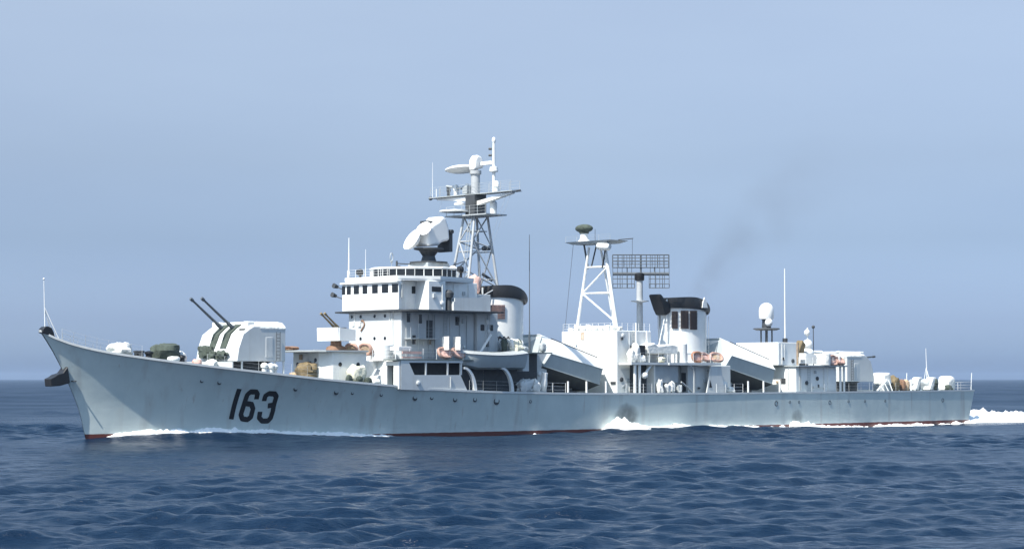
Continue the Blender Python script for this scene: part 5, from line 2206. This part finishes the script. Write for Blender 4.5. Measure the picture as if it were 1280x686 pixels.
# ------------------------------------------------------------------ funnel smoke
# a long thin volume trailing from the after funnel; its density fades out well inside the box
SL = 40.0
mb = MB()
mb.box(0.0, SL, -8.5, 8.5, -8.0, 10.5)
SM = bpy.data.materials.new('smoke')
SM.use_nodes = True
n, l = SM.node_tree.nodes, SM.node_tree.links
n.remove(n['Principled BSDF'])
pv = n.new('ShaderNodeVolumePrincipled')
pv.inputs['Color'].default_value = (0.22, 0.23, 0.26, 1)


def vm(op, a, b=None, clamp=False):
    k = n.new('ShaderNodeMath')
    k.operation = op
    k.use_clamp = clamp
    for i, v in enumerate((a, b)):
        if v is None:
            continue
        if isinstance(v, (int, float)):
            k.inputs[i].default_value = v
        else:
            l.new(v, k.inputs[i])
    return k.outputs[0]


co = n.new('ShaderNodeTexCoord')
nw_ = n.new('ShaderNodeTexNoise')
nw_.inputs['Scale'].default_value = 0.20
nw_.inputs['Detail'].default_value = 5
l.new(co.outputs['Object'], nw_.inputs['Vector'])
sp = n.new('ShaderNodeSeparateXYZ')
l.new(co.outputs['Object'], sp.inputs[0])
sc = n.new('ShaderNodeSeparateXYZ')
l.new(nw_.outputs['Color'], sc.inputs[0])
t_ = vm('DIVIDE', sp.outputs['X'], SL)
wobble = vm('MULTIPLY', t_, 14.0)
yy = vm('ADD', sp.outputs['Y'], vm('MULTIPLY', vm('SUBTRACT', sc.outputs['X'], 0.5), wobble))
zc = vm('MULTIPLY', vm('MULTIPLY', t_, vm('SUBTRACT', 1.0, t_)), 9.0)
zz = vm('ADD', vm('SUBTRACT', sp.outputs['Z'], zc), vm('MULTIPLY', vm('SUBTRACT', sc.outputs['Y'], 0.5), wobble))
rad_ = vm('ADD', 1.0, vm('MULTIPLY', sp.outputs['X'], 0.165))
r2_ = vm('DIVIDE', vm('ADD', vm('MULTIPLY', yy, yy), vm('MULTIPLY', zz, zz)), vm('MULTIPLY', rad_, rad_))
core = vm('POWER', vm('SUBTRACT', 1.0, vm('MULTIPLY', r2_, 0.55), True), 2.0)
ends = vm('MULTIPLY', vm('MULTIPLY', t_, 25.0, True), vm('MULTIPLY', vm('SUBTRACT', 1.0, t_, True), 1.0))
puff = vm('MULTIPLY', vm('SUBTRACT', sc.outputs['Z'], 0.36, True), 3.2)
den = vm('MULTIPLY', vm('MULTIPLY', vm('MULTIPLY', core, ends), puff), vm('DIVIDE', 0.23, rad_))
l.new(den, pv.inputs['Density'])
l.new(pv.outputs[0], n['Material Output'].inputs['Volume'])
smk = mb.build('smoke', SM, None)
smk.location = to_world(83.6, 0, 14.2)
smk.rotation_euler = (0, R(-29), TH + R(3))
tag(smk, 'thin dark smoke trailing from the after funnel', 'smoke', kind='stuff')

# ------------------------------------------------------------------ sea haze
HZ = bpy.data.materials.new('haze')
HZ.use_nodes = True
n, l = HZ.node_tree.nodes, HZ.node_tree.links
n.remove(n['Principled BSDF'])
pv = n.new('ShaderNodeVolumePrincipled')
pv.inputs['Color'].default_value = (0.50, 0.64, 0.84, 1)
pv.inputs['Density'].default_value = 0.00008
pv.inputs['Anisotropy'].default_value = 0.2
l.new(pv.outputs[0], n['Material Output'].inputs['Volume'])
mb = MB()
mb.box(-14500, 14500, -14500, 14500, -2.5, 42.0)
hz = mb.build('haze', HZ, None)
tag(hz, 'pale sea haze', 'haze', kind='stuff')
